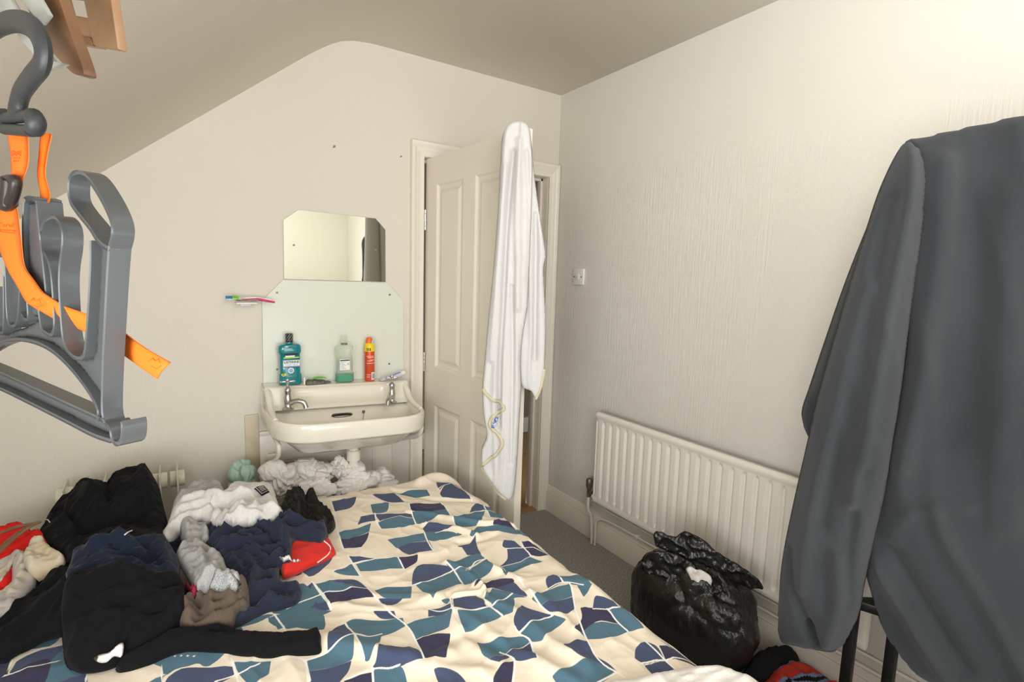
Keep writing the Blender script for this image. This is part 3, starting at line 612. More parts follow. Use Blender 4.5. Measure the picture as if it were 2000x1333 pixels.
# scourer with green brush, tube of toothpaste
gx = at(620, 750, y=-.06)[0]; z = lz(gx)
V = np.array([[gx-.052, -.085], [gx-.03, -.09], [gx+.02, -.082], [gx+.058, -.07], [gx+.05, -.05], [gx+.0, -.035], [gx-.045, -.04]])
o = relief('scouring_cloth', V, .004, lambda P, d: .016*np.sqrt(1-(1-np.minimum(d/.012, 1))**2)*(.7+.5*ridge(P[:, 0]*60, P[:, 1]*60))*np.interp(P[:, 0], [gx-.05, gx+.055], [1.2, .5]), lambda P, d: 0*d, lambda P, h: np.c_[P, z+h], M['mesh'])
tag(o, 'dark grey crumpled scouring cloth on the basin ledge between the two bottles', 'cloth')
bm = bmesh.new(); tube(bm, [(gx-.028, -.06, z+.018), (gx-.005, -.06, z+.026), (gx+.02, -.06, z+.026), (gx+.04, -.058, z+.021)], [.004, .009, .007, .003], 10, 6, flat=.45)
tag(bm_obj('razor_handle', bm, M['green'], smooth=True), 'bright green plastic razor handle lying on the dark scouring cloth', 'razor')
bm = bmesh.new(); cyl(bm, (gx-.056, -.065, z), (gx-.056, -.065, z+.028), .004); cyl(bm, (gx-.056, -.065, z+.028), (gx-.056, -.065, z+.031), .005); tag(bm_obj('lip_balm', bm, M['white'], smooth=True), 'tiny white stick standing beside the teal mouthwash bottle', 'tube')
tx = at(740, 742, y=-.05)[0]; tx2 = at(783, 734, y=-.05)[0]; z = lz(tx)
t = thing('toothpaste_tube', 'pale lilac toothpaste tube lying behind the right tap', 'tube', (tx, -.05, z))
bm = bmesh.new(); P0, P1 = np.array((tx, -.07, z+.002)), np.array((tx2, -.05, lz(tx2)+.026)); rings = []
for k in range(10):
    f = k/9; c = P0*(1-f)+P1*f; w, h = .024*(1-f)+.014*f, .002*(1-f)+.014*f**.7
    rings.append([bm.verts.new((c[0]-.15*w*math.sin(a), c[1]+w*math.cos(a), c[2]+h*math.sin(a)+.004*math.sin(7*f))) for a in np.linspace(0, 2*math.pi, 14, endpoint=False)])
for a_, b_ in zip(rings, rings[1:]):
    for k in range(14): bm.faces.new((a_[k], a_[(k+1) % 14], b_[(k+1) % 14], b_[k]))
bm.faces.new(rings[0][::-1]); bm.faces.new(rings[-1]); part(t, bm_obj('tube_body', bm, M['lilactube'], smooth=True))
bm = bmesh.new(); cyl(bm, P1, P1+np.array((.02, .002, .006)), .011, .010); part(t, bm_obj('cap', bm, M['white'], smooth=True))
bm = bmesh.new(); tube(bm, [P0*(1-f)+P1*f+np.array((0, -.012, .0035+.010*f)) for f in (.25, .5, .75, .92)], .0022, 6, 3); part(t, bm_obj('print_stripe', bm, M['purple'], smooth=True))
# wall specks: screw hooks
for (u, v, lb) in ((652, 288, 'small dark nail in the wall above the mirror'), (782, 307, 'tiny nail in the wall near the door frame')):
    c = at(u, v, y=0); bm = bmesh.new(); cyl(bm, c+(0, .004, 0), c+(0, -.012, .002), .0028 if u < 700 else .0016, seg=8); cyl(bm, c+(0, -.012, .002), c+(0, -.014, .002), .0045 if u < 700 else .003, seg=10); tag(bm_obj('wall_nail', bm, M['oldmetal']), lb, 'nail')
# @@PART2
# ================================================================== bed
BX0, BX1, BY0, BY1, BZ = -2.32, -.875, -2.36, -.40, .55
bed = thing('bed', 'double bed with a divan base and mattress under the patterned duvet', 'bed', (-1.6, -1.4, 0))
bm = bmesh.new(); box(bm, BX0+.04, BX1-.05, BY0, BY1-.05, .06, .30); part(bed, bm_obj('divan_base', bm, M['bedbase'], bevel=.02))
bm = bmesh.new(); box(bm, BX0+.04, BX1-.05, BY0, BY1-.05, .302, .50); part(bed, bm_obj('mattress', bm, M['white'], bevel=.04, seg=4))
for x in (BX0+.12, BX1-.14):
    for y in (BY0+.1, BY1-.2):
        bm = bmesh.new(); cyl(bm, (x, y, 0), (x, y, .062), .025); part(bed, bm_obj('leg', bm, M['blackmetal'], smooth=True))
# duvet height field over the mattress
def W2(u, v, z=.55): p = at(u, v, z=z); return (p[0], p[1])
def C6(pts): return [(560+a/2.381, 900+b/2.381) for a, b in pts]
DUV_FOLDS = [(C6([(740, 470), (800, 500), (880, 560), (900, 600)]), .016, .018), (C6([(870, 590), (905, 600), (925, 640)]), .022, .014), (C6([(780, 640), (860, 625), (920, 620)]), .014, .012),
    (C6([(640, 300), (760, 320), (880, 350)]), .016, .02), (C6([(560, 250), (700, 262), (900, 300), (1060, 290)]), .014, .02), (C6([(800, 380), (900, 370), (960, 350)]), -.012, .02),
    (C6([(930, 490), (1000, 520), (1080, 560)]), .014, .022), (C6([(1130, 620), (1240, 700), (1330, 790)]), .016, .025), (C6([(880, 560), (1000, 530), (1100, 470)]), -.01, .02),
    (C6([(950, 660), (1100, 740), (1200, 830), (1400, 960)]), .014, .03), (C6([(300, 600), (450, 640), (700, 650)]), .010, .03), (C6([(60, 800), (300, 870), (520, 930), (760, 900)]), .012, .035),
    (C6([(760, 700), (800, 800), (900, 900), (1000, 960)]), .012, .03), (C6([(1000, 250), (1040, 260), (1100, 330), (1130, 380)]), .014, .02), (C6([(620, 110), (700, 85), (860, 100), (960, 170)]), .03, .045),
    (C6([(500, 140), (660, 180), (860, 190), (1000, 200)]), -.012, .025), (C6([(1350, 540), (1480, 650), (1640, 760)]), .012, .03), (C6([(640, 930), (740, 850), (900, 800)]), -.010, .03), (C6([(880, 830), (1000, 880), (1180, 870)]), -.012, .03),
    ([(560, 1250), (760, 1290), (960, 1320)], .010, .03), ([(900, 1200), (1000, 1270), (1120, 1333)], .012, .03), ([(640, 1180), (780, 1190), (900, 1150)], .008, .025)]
DF = [([W2(u, v) for u, v in pl], a*.75, w*.62) for pl, a, w in DUV_FOLDS]
def duvet_h(V):
    x, y = V[:, 0], V[:, 1]; wx = x+.06*noise3(x*4, y*4, 3.3); wy = y+.06*noise3(x*4, y*4, 8.1)
    h = .009*noise3(wx*3.2, wy*3.2, 0, 2)+.005*noise3(wx*7+1.2*wy, wy*9, 0, 5)+.005*ridge(wx*5+2*wy, wy*4-wx, 0, 9)+.0035*ridge(wx*12, wy*9+4*wx, 0, 4)+.0009*noise3(wx*40, wy*34, 0, 6)
    return h+lines_h(V, DF)
def build_duvet():
    drop = .34
    s = np.r_[np.arange(BX0, -1.86, .012), np.arange(-1.86, BX1+.03, .0034), np.arange(BX1+.03, BX1+drop, .009)]; t = np.r_[np.arange(BY0, -1.84, .012), np.arange(-1.84, BY1+.04, .0036), np.arange(BY1+.04, BY1+drop*.8, .009)]; A, B = np.meshgrid(s, t, indexing='ij'); a, b = A.ravel(), B.ravel()
    hem = .02*noise3(b*5, a*0+2.)
    def fold(q, q0, r):
        d = q-(q0-r); arc = r*math.pi/2; pos = np.where(d < 0, q, np.where(d < arc, q0-r+r*np.sin(np.clip(d, 0, arc)/r), q0+.0)); dr = np.where(d < 0, 0, np.where(d < arc, r*(1-np.cos(np.clip(d, 0, arc)/r)), r+(d-arc))); return pos, dr
    edge = BX1+.018*noise3(b*4, 0*b+7.7)-.010
    x, dx = fold(a, edge, .07); y, dy = fold(b, BY1+.015*noise3(a*5, 0*a+1.), .07)
    P = np.c_[x, y]; h = duvet_h(np.c_[np.minimum(a, BX1), np.minimum(b, BY1)])
    z = BZ-dx-dy+h*(1-.6*np.clip((dx+dy)/.1, 0, 1)); side = np.clip((dx-.04)/.1, 0, 1); x = x+side*(.018*np.sin(b*19+3*noise3(b*3, a*0))+.012*noise3(b*9, a*3)) - .04*np.clip(dx-.1, 0, 1)
    sidey = np.clip((dy-.04)/.1, 0, 1); y = y+sidey*.014*np.sin(a*23)
    V = np.c_[x, y, np.maximum(z, .16)]; nt = len(t); F = []
    I = np.arange(len(s)*nt).reshape(len(s), nt); q = np.stack([I[:-1, :-1], I[1:, :-1], I[1:, 1:], I[:-1, 1:]], -1).reshape(-1, 4)
    me = bpy.data.meshes.new('duvet'); me.from_pydata(V.tolist(), [], q.tolist()); me.update(); me.polygons.foreach_set('use_smooth', [True]*len(me.polygons))
    return me, np.c_[a, b], V
me, AB, DV = build_duvet()
# printed shapes: each polygon measured on the bed plane, stored as smooth signed distances so the print has crisp edges
N_, T_, D_ = 0, 1, 2
SH = [(N_, [(695, 85), (735, 84), (772, 92), (742, 112), (712, 135), (700, 120)]), (N_, [(772, 92), (800, 115), (845, 160), (862, 188), (790, 185), (722, 180), (714, 150), (745, 110)]), (D_, [(776, 88), (830, 88), (905, 114), (850, 121), (800, 108)]),
 (T_, [(505, 150), (580, 138), (652, 137), (668, 172), (600, 168), (540, 160)]), (N_, [(398, 158), (500, 150), (550, 195), (470, 192), (425, 175)]), (N_, [(210, 190), (325, 170), (312, 205), (285, 225), (225, 238)]), (T_, [(390, 205), (475, 195), (470, 230), (440, 245), (400, 245)]),
 (D_, [(568, 202), (715, 198), (742, 224), (640, 240), (580, 240)]), (T_, [(580, 241), (742, 222), (764, 258), (690, 268), (640, 290), (598, 292)]), (N_, [(330, 300), (345, 260), (412, 250), (412, 282), (370, 288)]), (N_, [(412, 250), (582, 243), (592, 268), (500, 262), (432, 282)]), (T_, [(425, 285), (500, 264), (592, 270), (602, 295), (540, 310), (440, 318)]),
 (T_, [(240, 336), (320, 318), (392, 290), (382, 335), (300, 360), (250, 362)]), (D_, [(250, 362), (300, 360), (383, 336), (372, 370), (350, 400), (264, 410)]), (N_, [(850, 242), (868, 210), (905, 195), (922, 230), (880, 243)]), (T_, [(907, 196), (985, 178), (1010, 200), (1003, 216), (922, 230)]), (T_, [(930, 232), (1005, 216), (1012, 245), (965, 263), (945, 260)]), (T_, [(772, 262), (922, 235), (905, 280), (880, 302), (820, 310), (788, 306)]),
 (D_, [(958, 290), (985, 266), (1040, 280), (1064, 297), (1000, 298)]), (N_, [(635, 320), (640, 295), (700, 288), (785, 310), (740, 312), (690, 335), (645, 338)]), (T_, [(468, 368), (640, 336), (662, 374), (570, 384), (515, 410)]), (N_, [(515, 408), (570, 384), (662, 375), (685, 415), (570, 438)]), (T_, [(640, 337), (700, 330), (790, 320), (818, 345), (760, 362), (680, 376), (655, 362)]), (T_, [(850, 347), (885, 308), (1060, 302), (1105, 332), (930, 330), (870, 357)]),
 (N_, [(790, 402), (840, 385), (878, 364), (886, 400), (905, 440), (840, 440), (815, 405)]), (T_, [(738, 470), (800, 462), (850, 442), (895, 432), (922, 455), (880, 480), (830, 510), (778, 513), (752, 497)]), (T_, [(782, 516), (835, 512), (885, 485), (930, 458), (962, 490), (920, 545), (820, 578)]), (N_, [(582, 578), (588, 520), (615, 488), (650, 478), (740, 490), (772, 512), (690, 550)]), (T_, [(600, 580), (690, 552), (774, 516), (822, 575), (730, 600), (680, 634), (635, 612)]),
 (N_, [(1003, 397), (1010, 370), (1060, 375), (1095, 406), (1020, 410)]), (D_, [(1088, 375), (1140, 380), (1225, 430), (1180, 447), (1130, 440), (1105, 405)]), (N_, [(1025, 412), (1102, 408), (1132, 446), (1080, 480), (988, 490), (1025, 460)]), (T_, [(988, 492), (1080, 481), (1132, 449), (1192, 470), (1060, 510), (1020, 537)]), (N_, [(285, 443), (340, 445), (412, 455), (322, 478), (305, 476)]), (T_, [(213, 513), (270, 500), (302, 479), (342, 537), (260, 532)]), (T_, [(322, 482), (420, 457), (518, 450), (545, 502), (440, 510), (342, 515)]), (D_, [(518, 450), (610, 440), (602, 475), (546, 507)]),
 (N_, [(65, 652), (80, 600), (122, 565), (157, 620), (100, 642)]), (N_, [(160, 620), (165, 582), (230, 555), (320, 556), (377, 594), (270, 605)]), (D_, [(163, 624), (280, 600), (378, 595), (413, 632), (330, 645), (202, 670)]), (N_, [(58, 664), (120, 645), (160, 624), (207, 695), (120, 700), (10, 705)]), (T_, [(0, 722), (120, 697), (214, 698), (120, 737), (0, 772), (-40, 790), (-60, 750)]), (T_, [(408, 604), (470, 590), (582, 586), (578, 640), (450, 635)]), (N_, [(425, 640), (545, 637), (490, 675), (466, 677)]),
 (D_, [(863, 595), (980, 552), (1042, 547), (1060, 560), (960, 592)]), (N_, [(958, 592), (1052, 560), (1090, 600), (1124, 630), (1040, 612)]), (T_, [(918, 620), (956, 594), (1050, 613), (1124, 634), (1060, 640), (962, 666), (935, 652)]), (T_, [(718, 640), (772, 630), (746, 669)]), (N_, [(774, 640), (880, 620), (917, 614), (922, 665), (932, 680), (778, 690)]), (N_, [(658, 692), (772, 669), (772, 696), (658, 727)]), (T_, [(793, 696), (942, 684), (1002, 718), (900, 762), (824, 796)]), (T_, [(945, 672), (1047, 620), (1060, 660), (1052, 700), (1006, 720)]),
 (N_, [(1205, 552), (1238, 530), (1270, 538), (1285, 565), (1218, 602)]), (T_, [(1265, 538), (1380, 530), (1417, 577), (1330, 577), (1290, 562)]), (T_, [(1138, 642), (1200, 610), (1315, 574), (1332, 630), (1250, 655), (1182, 672)]), (N_, [(1182, 673), (1250, 655), (1333, 632), (1342, 686), (1290, 716), (1220, 700)]), (T_, [(1350, 582), (1422, 575), (1382, 634)]),
 (N_, [(1423, 690), (1430, 640), (1440, 620), (1500, 645), (1548, 682), (1480, 692)]), (T_, [(1500, 697), (1560, 680), (1664, 776), (1582, 797), (1530, 742)]), (D_, [(1336, 778), (1372, 735), (1365, 685), (1490, 690), (1530, 742), (1562, 762), (1440, 750), (1370, 800)]), (T_, [(1363, 797), (1390, 765), (1470, 750), (1550, 762), (1592, 797), (1500, 822), (1400, 832)]),
 (N_, [(1056, 735), (1068, 700), (1092, 672), (1130, 690), (1242, 710), (1160, 748), (1085, 800), (1062, 770)]), (T_, [(1084, 807), (1160, 747), (1242, 711), (1302, 740), (1250, 782), (1190, 830), (1130, 852)]), (T_, [(553, 766), (640, 735), (772, 688), (755, 772), (690, 800), (600, 833), (578, 800)]), (D_, [(600, 836), (690, 806), (762, 805), (742, 916), (635, 920), (610, 870)]),
 (N_, [(398, 700), (500, 697), (512, 735), (440, 737)]), (T_, [(273, 756), (320, 738), (430, 745), (540, 733), (552, 770), (440, 820), (380, 822), (310, 802)]), (N_, [(190, 882), (192, 815), (220, 780), (275, 758), (312, 805), (260, 852)]), (T_, [(315, 815), (380, 825), (442, 808), (430, 852), (385, 903), (360, 900)]), (T_, [(78, 932), (190, 885), (312, 815), (312, 870), (302, 928), (220, 960), (98, 982)]), (N_, [(98, 982), (200, 965), (302, 930), (285, 985), (240, 1040), (110, 1040)]),
 (T_, [(883, 840), (960, 850), (1080, 820), (1132, 855), (1040, 880), (942, 922), (905, 890)]), (N_, [(940, 922), (1040, 884), (1137, 856), (1168, 922), (1080, 932), (1040, 912), (990, 938)]), (N_, [(395, 962), (415, 900), (432, 860), (500, 865), (600, 880), (642, 922), (540, 928), (480, 960), (410, 972)]), (T_, [(400, 972), (480, 962), (525, 925), (548, 980), (562, 1040), (405, 1040)]), (D_, [(268, 1024), (330, 1000), (398, 985), (405, 1050), (260, 1050)]), (N_, [(683, 962), (740, 965), (800, 992), (845, 1045), (712, 1045)]), (D_, [(960, 1040), (965, 1000), (1000, 945), (1055, 932), (1060, 985), (1050, 1045)]),
 (N_, [(1285, 862), (1340, 835), (1402, 842), (1430, 900), (1500, 950), (1542, 990), (1440, 950), (1350, 900)]), (T_, [(1233, 997), (1320, 960), (1425, 930), (1532, 985), (1440, 1040), (1262, 1045)]), (N_, [(1618, 922), (1625, 870), (1668, 840), (1720, 865), (1757, 926), (1660, 946)]), (D_, [(1730, 860), (1800, 860), (1900, 908), (1945, 945), (1850, 930), (1762, 928)]), (N_, [(1662, 952), (1760, 932), (1830, 985), (1700, 992)]), (T_, [(1720, 820), (1780, 850), (1900, 905), (1800, 852)]), (T_, [(1070, 300), (1110, 320), (1160, 375), (1100, 345)])]
def C5(pts): return [(a/2.857, 880+b/2.857) for a, b in pts]
shapes = [(k, C6(p)) for k, p in SH]+[(k, C5(p)) for k, p in [(N_, [(48, 1250), (90, 1180), (200, 1125), (352, 1088), (345, 1172), (150, 1222)]), (N_, [(30, 1310), (60, 1255), (345, 1182), (372, 1235), (480, 1250), (485, 1320)]), (D_, [(-150, 1290), (-60, 1180), (62, 1165), (30, 1300)]), (T_, [(893, 1185), (1062, 1168), (1072, 1200), (960, 1230), (912, 1282)]), (N_, [(905, 1320), (960, 1250), (1040, 1214), (1305, 1210), (1322, 1250), (1200, 1320)]), (T_, [(1305, 1180), (1512, 1178), (1500, 1250), (1400, 1320), (1335, 1252)]), (T_, [(1228, 1003), (1400, 940), (1532, 918), (1440, 962)]), (N_, [(1560, 1040), (1590, 1008), (1612, 1056)]), (T_, [(800, 1320), (850, 1280), (905, 1262), (900, 1320)]), (N_, [(1660, 760), (1680, 770), (1600, 850), (1500, 850)])]]
# unseen continuation of the print under the clothes and down the sides, same kind of motif
rnd = random.Random(5)
def softpoly(P, n=5):
    """closed outline: smooth through gentle turns, sharp at real corners"""
    P = np.asarray(P); N = len(P); a = P-np.roll(P, 1, 0); b = np.roll(P, -1, 0)-P; c = (a*b).sum(1)/(np.linalg.norm(a, axis=1)*np.linalg.norm(b, axis=1)+1e-9); sharp = c < .62; out = []
    for i in range(N):
        p1, p2 = P[i], P[(i+1) % N]; p0 = p1-(p2-p1)*.6 if sharp[i] else P[i-1]; p3 = p2+(p2-p1)*.6 if sharp[(i+1) % N] else P[(i+2) % N]
        for t in np.linspace(0, 1, n, endpoint=False): out.append(.5*((2*p1)+(p2-p0)*t+(2*p0-5*p1+4*p2-p3)*t*t+(3*p1-p0-3*p2+p3)*t**3))
    return np.array(out)
LN = [C6(p) for p in [[(205, 190), (225, 260), (240, 340), (265, 415)], [(410, 245), (420, 290), (440, 320)], [(568, 200), (580, 240), (600, 295)], [(640, 335), (655, 375), (685, 420)], [(700, 135), (770, 92), (830, 88)], [(770, 92), (830, 140), (862, 190)], [(718, 195), (742, 222), (765, 258), (790, 310)], [(905, 195), (935, 240), (945, 262)], [(850, 243), (930, 230), (1010, 215), (1040, 225)],
 [(285, 442), (305, 478), (345, 540)], [(215, 512), (300, 480), (420, 456), (520, 450)], [(515, 448), (550, 510)], [(585, 580), (690, 550), (772, 514), (850, 500), (880, 470), (930, 457)], [(740, 470), (780, 515), (822, 578)], [(1088, 375), (1105, 408), (1135, 445)], [(1015, 410), (1105, 406), (1150, 405), (1220, 430)], [(0, 690), (60, 660), (160, 622), (280, 598), (375, 594)], [(120, 565), (158, 620), (207, 697)], [(378, 595), (412, 632), (468, 690), (555, 766), (605, 850), (640, 925)],
 [(760, 640), (772, 690), (800, 750), (826, 798)], [(658, 692), (778, 688), (935, 682), (1000, 650), (1050, 618)], [(918, 615), (940, 668), (1004, 718)], [(1205, 603), (1285, 565), (1380, 570)], [(1262, 536), (1288, 566), (1320, 578), (1342, 688)], [(1425, 690), (1480, 692), (1548, 682)], [(1490, 690), (1530, 742), (1588, 797)], [(1000, 495), (1090, 560), (1180, 670), (1240, 712)], [(1240, 712), (1160, 745), (1078, 803)], [(1060, 770), (1080, 805), (1135, 858), (1168, 922)],
 [(272, 756), (313, 810), (360, 902)], [(80, 932), (190, 885), (313, 812), (380, 822), (442, 808)], [(398, 960), (403, 1040)], [(270, 1022), (400, 970), (480, 962), (525, 925)], [(-20, 922), (80, 928), (100, 1040)], [(1668, 840), (1757, 928), (1830, 985)], [(1645, 943), (1700, 935), (1760, 930), (1850, 912), (1935, 920)], [(1340, 690), (1430, 900), (1540, 990), (1570, 1010)], [(1440, 1035), (1535, 985)], [(990, 890), (1040, 912), (1060, 940), (1050, 1040)], [(790, 322), (740, 315), (690, 336)]]]+\
 [C5(p) for p in [[(65, 1165), (30, 1294)], [(0, 1275), (60, 1250), (200, 1205), (345, 1172)], [(480, 1250), (482, 1294)], [(893, 1185), (910, 1294)], [(1290, 1160), (1330, 1294)], [(1200, 1294), (1330, 1250), (1450, 1190)], [(1530, 915), (1580, 985), (1612, 1056)], [(1740, 730), (1800, 800), (1850, 890)], [(1705, 1170), (1730, 1290)], [(970, 1150), (1080, 1150), (1100, 1140)]]]
def to_bed(pl, it=2):
    out = []
    for u, v in pl:
        z = BZ+.005
        for _ in range(it): p = at(u, v, z=z); z = BZ+float(duvet_h(np.array([[p[0], p[1]]]))[0])
        out.append((p[0], p[1]))
    return np.array(out)
AB2 = AB.copy()
sd = np.full((len(AB), 4), -.05)
def paint(k, Q):
    lo, hi = Q.min(0)-.03, Q.max(0)+.03; m = np.where((AB2 > lo).all(1) & (AB2 < hi).all(1))[0]
    if len(m) == 0: return
    P = AB2[m]; d = seg_dist(P, Q, np.roll(Q, -1, 0)); s = np.where(inside(P, Q), d, -d); sd[m, k] = np.maximum(sd[m, k], s)
for k, pl in shapes: paint(k, softpoly(to_bed(pl)))
for cx in np.arange(BX0-.1, BX1+.35, .27):      # continuation motifs
    for cy in np.arange(BY0, BY1+.3, .25):
        vis = (cx > -2.22+(-.9-cy)*.0 and cy < -.42 and cx < BX1-.02 and cy > -1.62 and not (cx < -1.55 and cy > -1.15)) 
        if vis: continue
        for q in range(4):
            if rnd.random() < .3: continue
            a = q*math.pi/2; r = .085+.04*rnd.random(); Q = np.array([(cx+.008*math.cos(a+.78), cy+.008*math.sin(a+.78)), (cx+r*math.cos(a+.08), cy+r*math.sin(a+.08)), (cx+r*.95*math.cos(a+.8), cy+r*.95*math.sin(a+.8)), (cx+r*.9*math.cos(a+1.5), cy+r*.9*math.sin(a+1.5))]); paint(rnd.choice([0, 1, 1, 2, 0]), catmull(Q, 4, True))
for pl in LN:
    Q = catmull(to_bed(pl, 2), 5); lo, hi = Q.min(0)-.03, Q.max(0)+.03; m = np.where((AB2 > lo).all(1) & (AB2 < hi).all(1))[0]
    if len(m): sd[m, 3] = np.maximum(sd[m, 3], .0024-seg_dist(AB2[m], Q[:-1], Q[1:]))
for k, nme in enumerate(('print_navy', 'print_teal', 'print_dark', 'print_line')):
    at_ = me.attributes.new(nme, 'FLOAT', 'POINT'); at_.data.foreach_set('value', sd[:, k].astype(np.float32))
m = bpy.data.materials.new('duvet_print'); m.use_nodes = True; nt = m.node_tree; N, Lk = nt.nodes, nt.links; b = N['Principled BSDF']; b.inputs['Roughness'].default_value = .85; b.inputs['Sheen Weight'].default_value = .1; b.inputs['Specular IOR Level'].default_value = .25
prev = None
for nme, c in (('print_navy', '454f6c'), ('print_teal', '4e6f80'), ('print_dark', '37344f'), ('print_line', 'f6f4ee')):
    a_ = N.new('ShaderNodeAttribute'); a_.attribute_name = nme; r = N.new('ShaderNodeMapRange'); r.inputs[1].default_value = -.0006; r.inputs[2].default_value = .0006; Lk.new(a_.outputs['Fac'], r.inputs[0])
    x = N.new('ShaderNodeMix'); x.data_type = 'RGBA'; Lk.new(r.outputs[0], x.inputs[0]); x.inputs[7].default_value = lin(c)
    if prev: Lk.new(prev.outputs[2], x.inputs[6])
    else: x.inputs[6].default_value = lin('ecdfca')
    prev = x
Lk.new(prev.outputs[2], b.inputs['Base Color'])
nn = N.new('ShaderNodeTexNoise'); nn.inputs['Scale'].default_value = 60; tcc = N.new('ShaderNodeTexCoord'); Lk.new(tcc.outputs['Object'], nn.inputs[0]); q = N.new('ShaderNodeBump'); q.inputs['Strength'].default_value = .25; q.inputs['Distance'].default_value = .004; Lk.new(nn.outputs[0], q.inputs['Height']); Lk.new(q.outputs[0], b.inputs['Normal'])
me.materials.append(m)
duvet = bpy.data.objects.new('duvet', me); COL.objects.link(duvet); tag(duvet, 'cream duvet printed with navy and teal shapes and white lines', 'duvet')
sol = duvet.modifiers.new('thickness', 'SOLIDIFY'); sol.thickness = .012; sol.offset = -1
# ================================================================== clothes on the bed: each drapes over whatever already lies there
GX0, GY0, GS = -3.0, -2.6, .008
gx_, gy_ = np.arange(GX0, -.6, GS), np.arange(GY0, .05, GS); GXX, GYY = np.meshgrid(gx_, gy_, indexing='ij'); GP = np.c_[GXX.ravel(), GYY.ravel()]
HM = (BZ+duvet_h(np.c_[np.minimum(GP[:, 0], BX1), np.minimum(GP[:, 1], BY1)])).reshape(GXX.shape)
HM -= np.clip(GYY-BY1+.03, 0, 1)*3*(GXX > BX0) ; HM = np.maximum(HM, .30)
def samp(Hh, P):
    fx = np.clip((P[:, 0]-GX0)/GS, 0, len(gx_)-1.001); fy = np.clip((P[:, 1]-GY0)/GS, 0, len(gy_)-1.001); i, j = fx.astype(int), fy.astype(int); a, b = fx-i, fy-j
    return Hh[i, j]*(1-a)*(1-b)+Hh[i+1, j]*a*(1-b)+Hh[i, j+1]*(1-a)*b+Hh[i+1, j+1]*a*b
def blur(A, s):
    k = np.exp(-.5*(np.arange(-int(3*s), int(3*s)+1)/s)**2); k /= k.sum()
    A = np.apply_along_axis(lambda r: np.convolve(np.pad(r, len(k)//2, 'edge'), k, 'valid'), 0, A); return np.apply_along_axis(lambda r: np.convolve(np.pad(r, len(k)//2, 'edge'), k, 'valid'), 1, A)
def hit(u, v):
    """where the sight line of a measured point meets the heap as it stands"""
    d = ray(u, v); t0, t1 = (.95-CAM[2])/d[2], (.42-CAM[2])/d[2]; T = np.linspace(t0, t1, 420); P = CAM+T[:, None]*d; z = samp(HM, P[:, :2]); k = np.where((P[:, 2] < z) | (P[:, 1] > -.245))[0]
    return P[k[0]] if len(k) else P[-1]
# the lie of the heap: hidden clothes underneath, as measured heights
MC = [(260, 930, .70), (200, 952, .69), (290, 962, .69), (150, 985, .66), (110, 1030, .62), (250, 1000, .67), (180, 1020, .645), (310, 1030, .625), (220, 1045, .615),
  (240, 1064, .652), (170, 1078, .645), (300, 1066, .652), (335, 1100, .62), (140, 1110, .62), (240, 1130, .652), (300, 1142, .645), (180, 1150, .645), (340, 1160, .61), (150, 1200, .61), (230, 1200, .63), (300, 1210, .605), (200, 1262, .59), (260, 1250, .585),
  (350, 1002, .63), (400, 978, .655), (450, 968, .668), (500, 968, .668), (535, 992, .63), (480, 1002, .64), (420, 1012, .635), (360, 1042, .61), (370, 1062, .612), (390, 1102, .605), (430, 1132, .592), (400, 1142, .59),
  (440, 1042, .615), (500, 1036, .62), (560, 1042, .60), (600, 1048, .575), (520, 1092, .595), (470, 1092, .602), (560, 1100, .57), (500, 1150, .57), (450, 1182, .568), (400, 1172, .585), (450, 1172, .582), (400, 1212, .566), (600, 1000, .585), (570, 1000, .595),
  (20, 1062, .595), (60, 1092, .595), (20, 1132, .565), (60, 1052, .59), (100, 1160, .575)]
MZ = [(620, 1240), (500, 1290), (330, 1292), (240, 1322), (120, 1322), (100, 1285), (0, 1320), (665, 1080), (650, 1130), (592, 1180), (520, 1212), (645, 1010), (665, 1040), (-80, 1330), (700, 980), (420, 1290), (560, 1215)]
XY = np.array([at(u, v, z=z)[:2] for u, v, z in MC]+[at(u, v, z=.55)[:2] for u, v in MZ]+[(-2.5, -.12), (-2.35, -.10), (-2.15, -.08), (-1.95, -.08), (-1.8, -.12), (-1.66, -.18), (-1.55, -.3), (-1.45, -.42), (-2.6, -.5), (-2.6, -1.1)])
ZV = np.array([z-.552 for u, v, z in MC]+[0]*(len(MZ)+10)); ZV[:9] += .0
K_ = lambda A, B: np.sqrt(((A[:, None]-B[None])**2).sum(2)+.03**2)
wts = np.linalg.solve(K_(XY, XY)+1e-4*np.eye(len(XY)), ZV); mound = (K_(GP, XY)@wts).reshape(GXX.shape)
cut = np.clip(1-(K_(GP, XY[:len(MC)]).min(1).reshape(GXX.shape)-.11)/.10, 0, 1)
mound = np.clip(mound, 0, .2)*cut*cut*(3-2*cut)
HM = np.maximum(HM, np.where(GYY > BY1-.02, .30, 0)); HM = np.where(mound > .004, np.maximum(HM, BZ)+mound, HM)
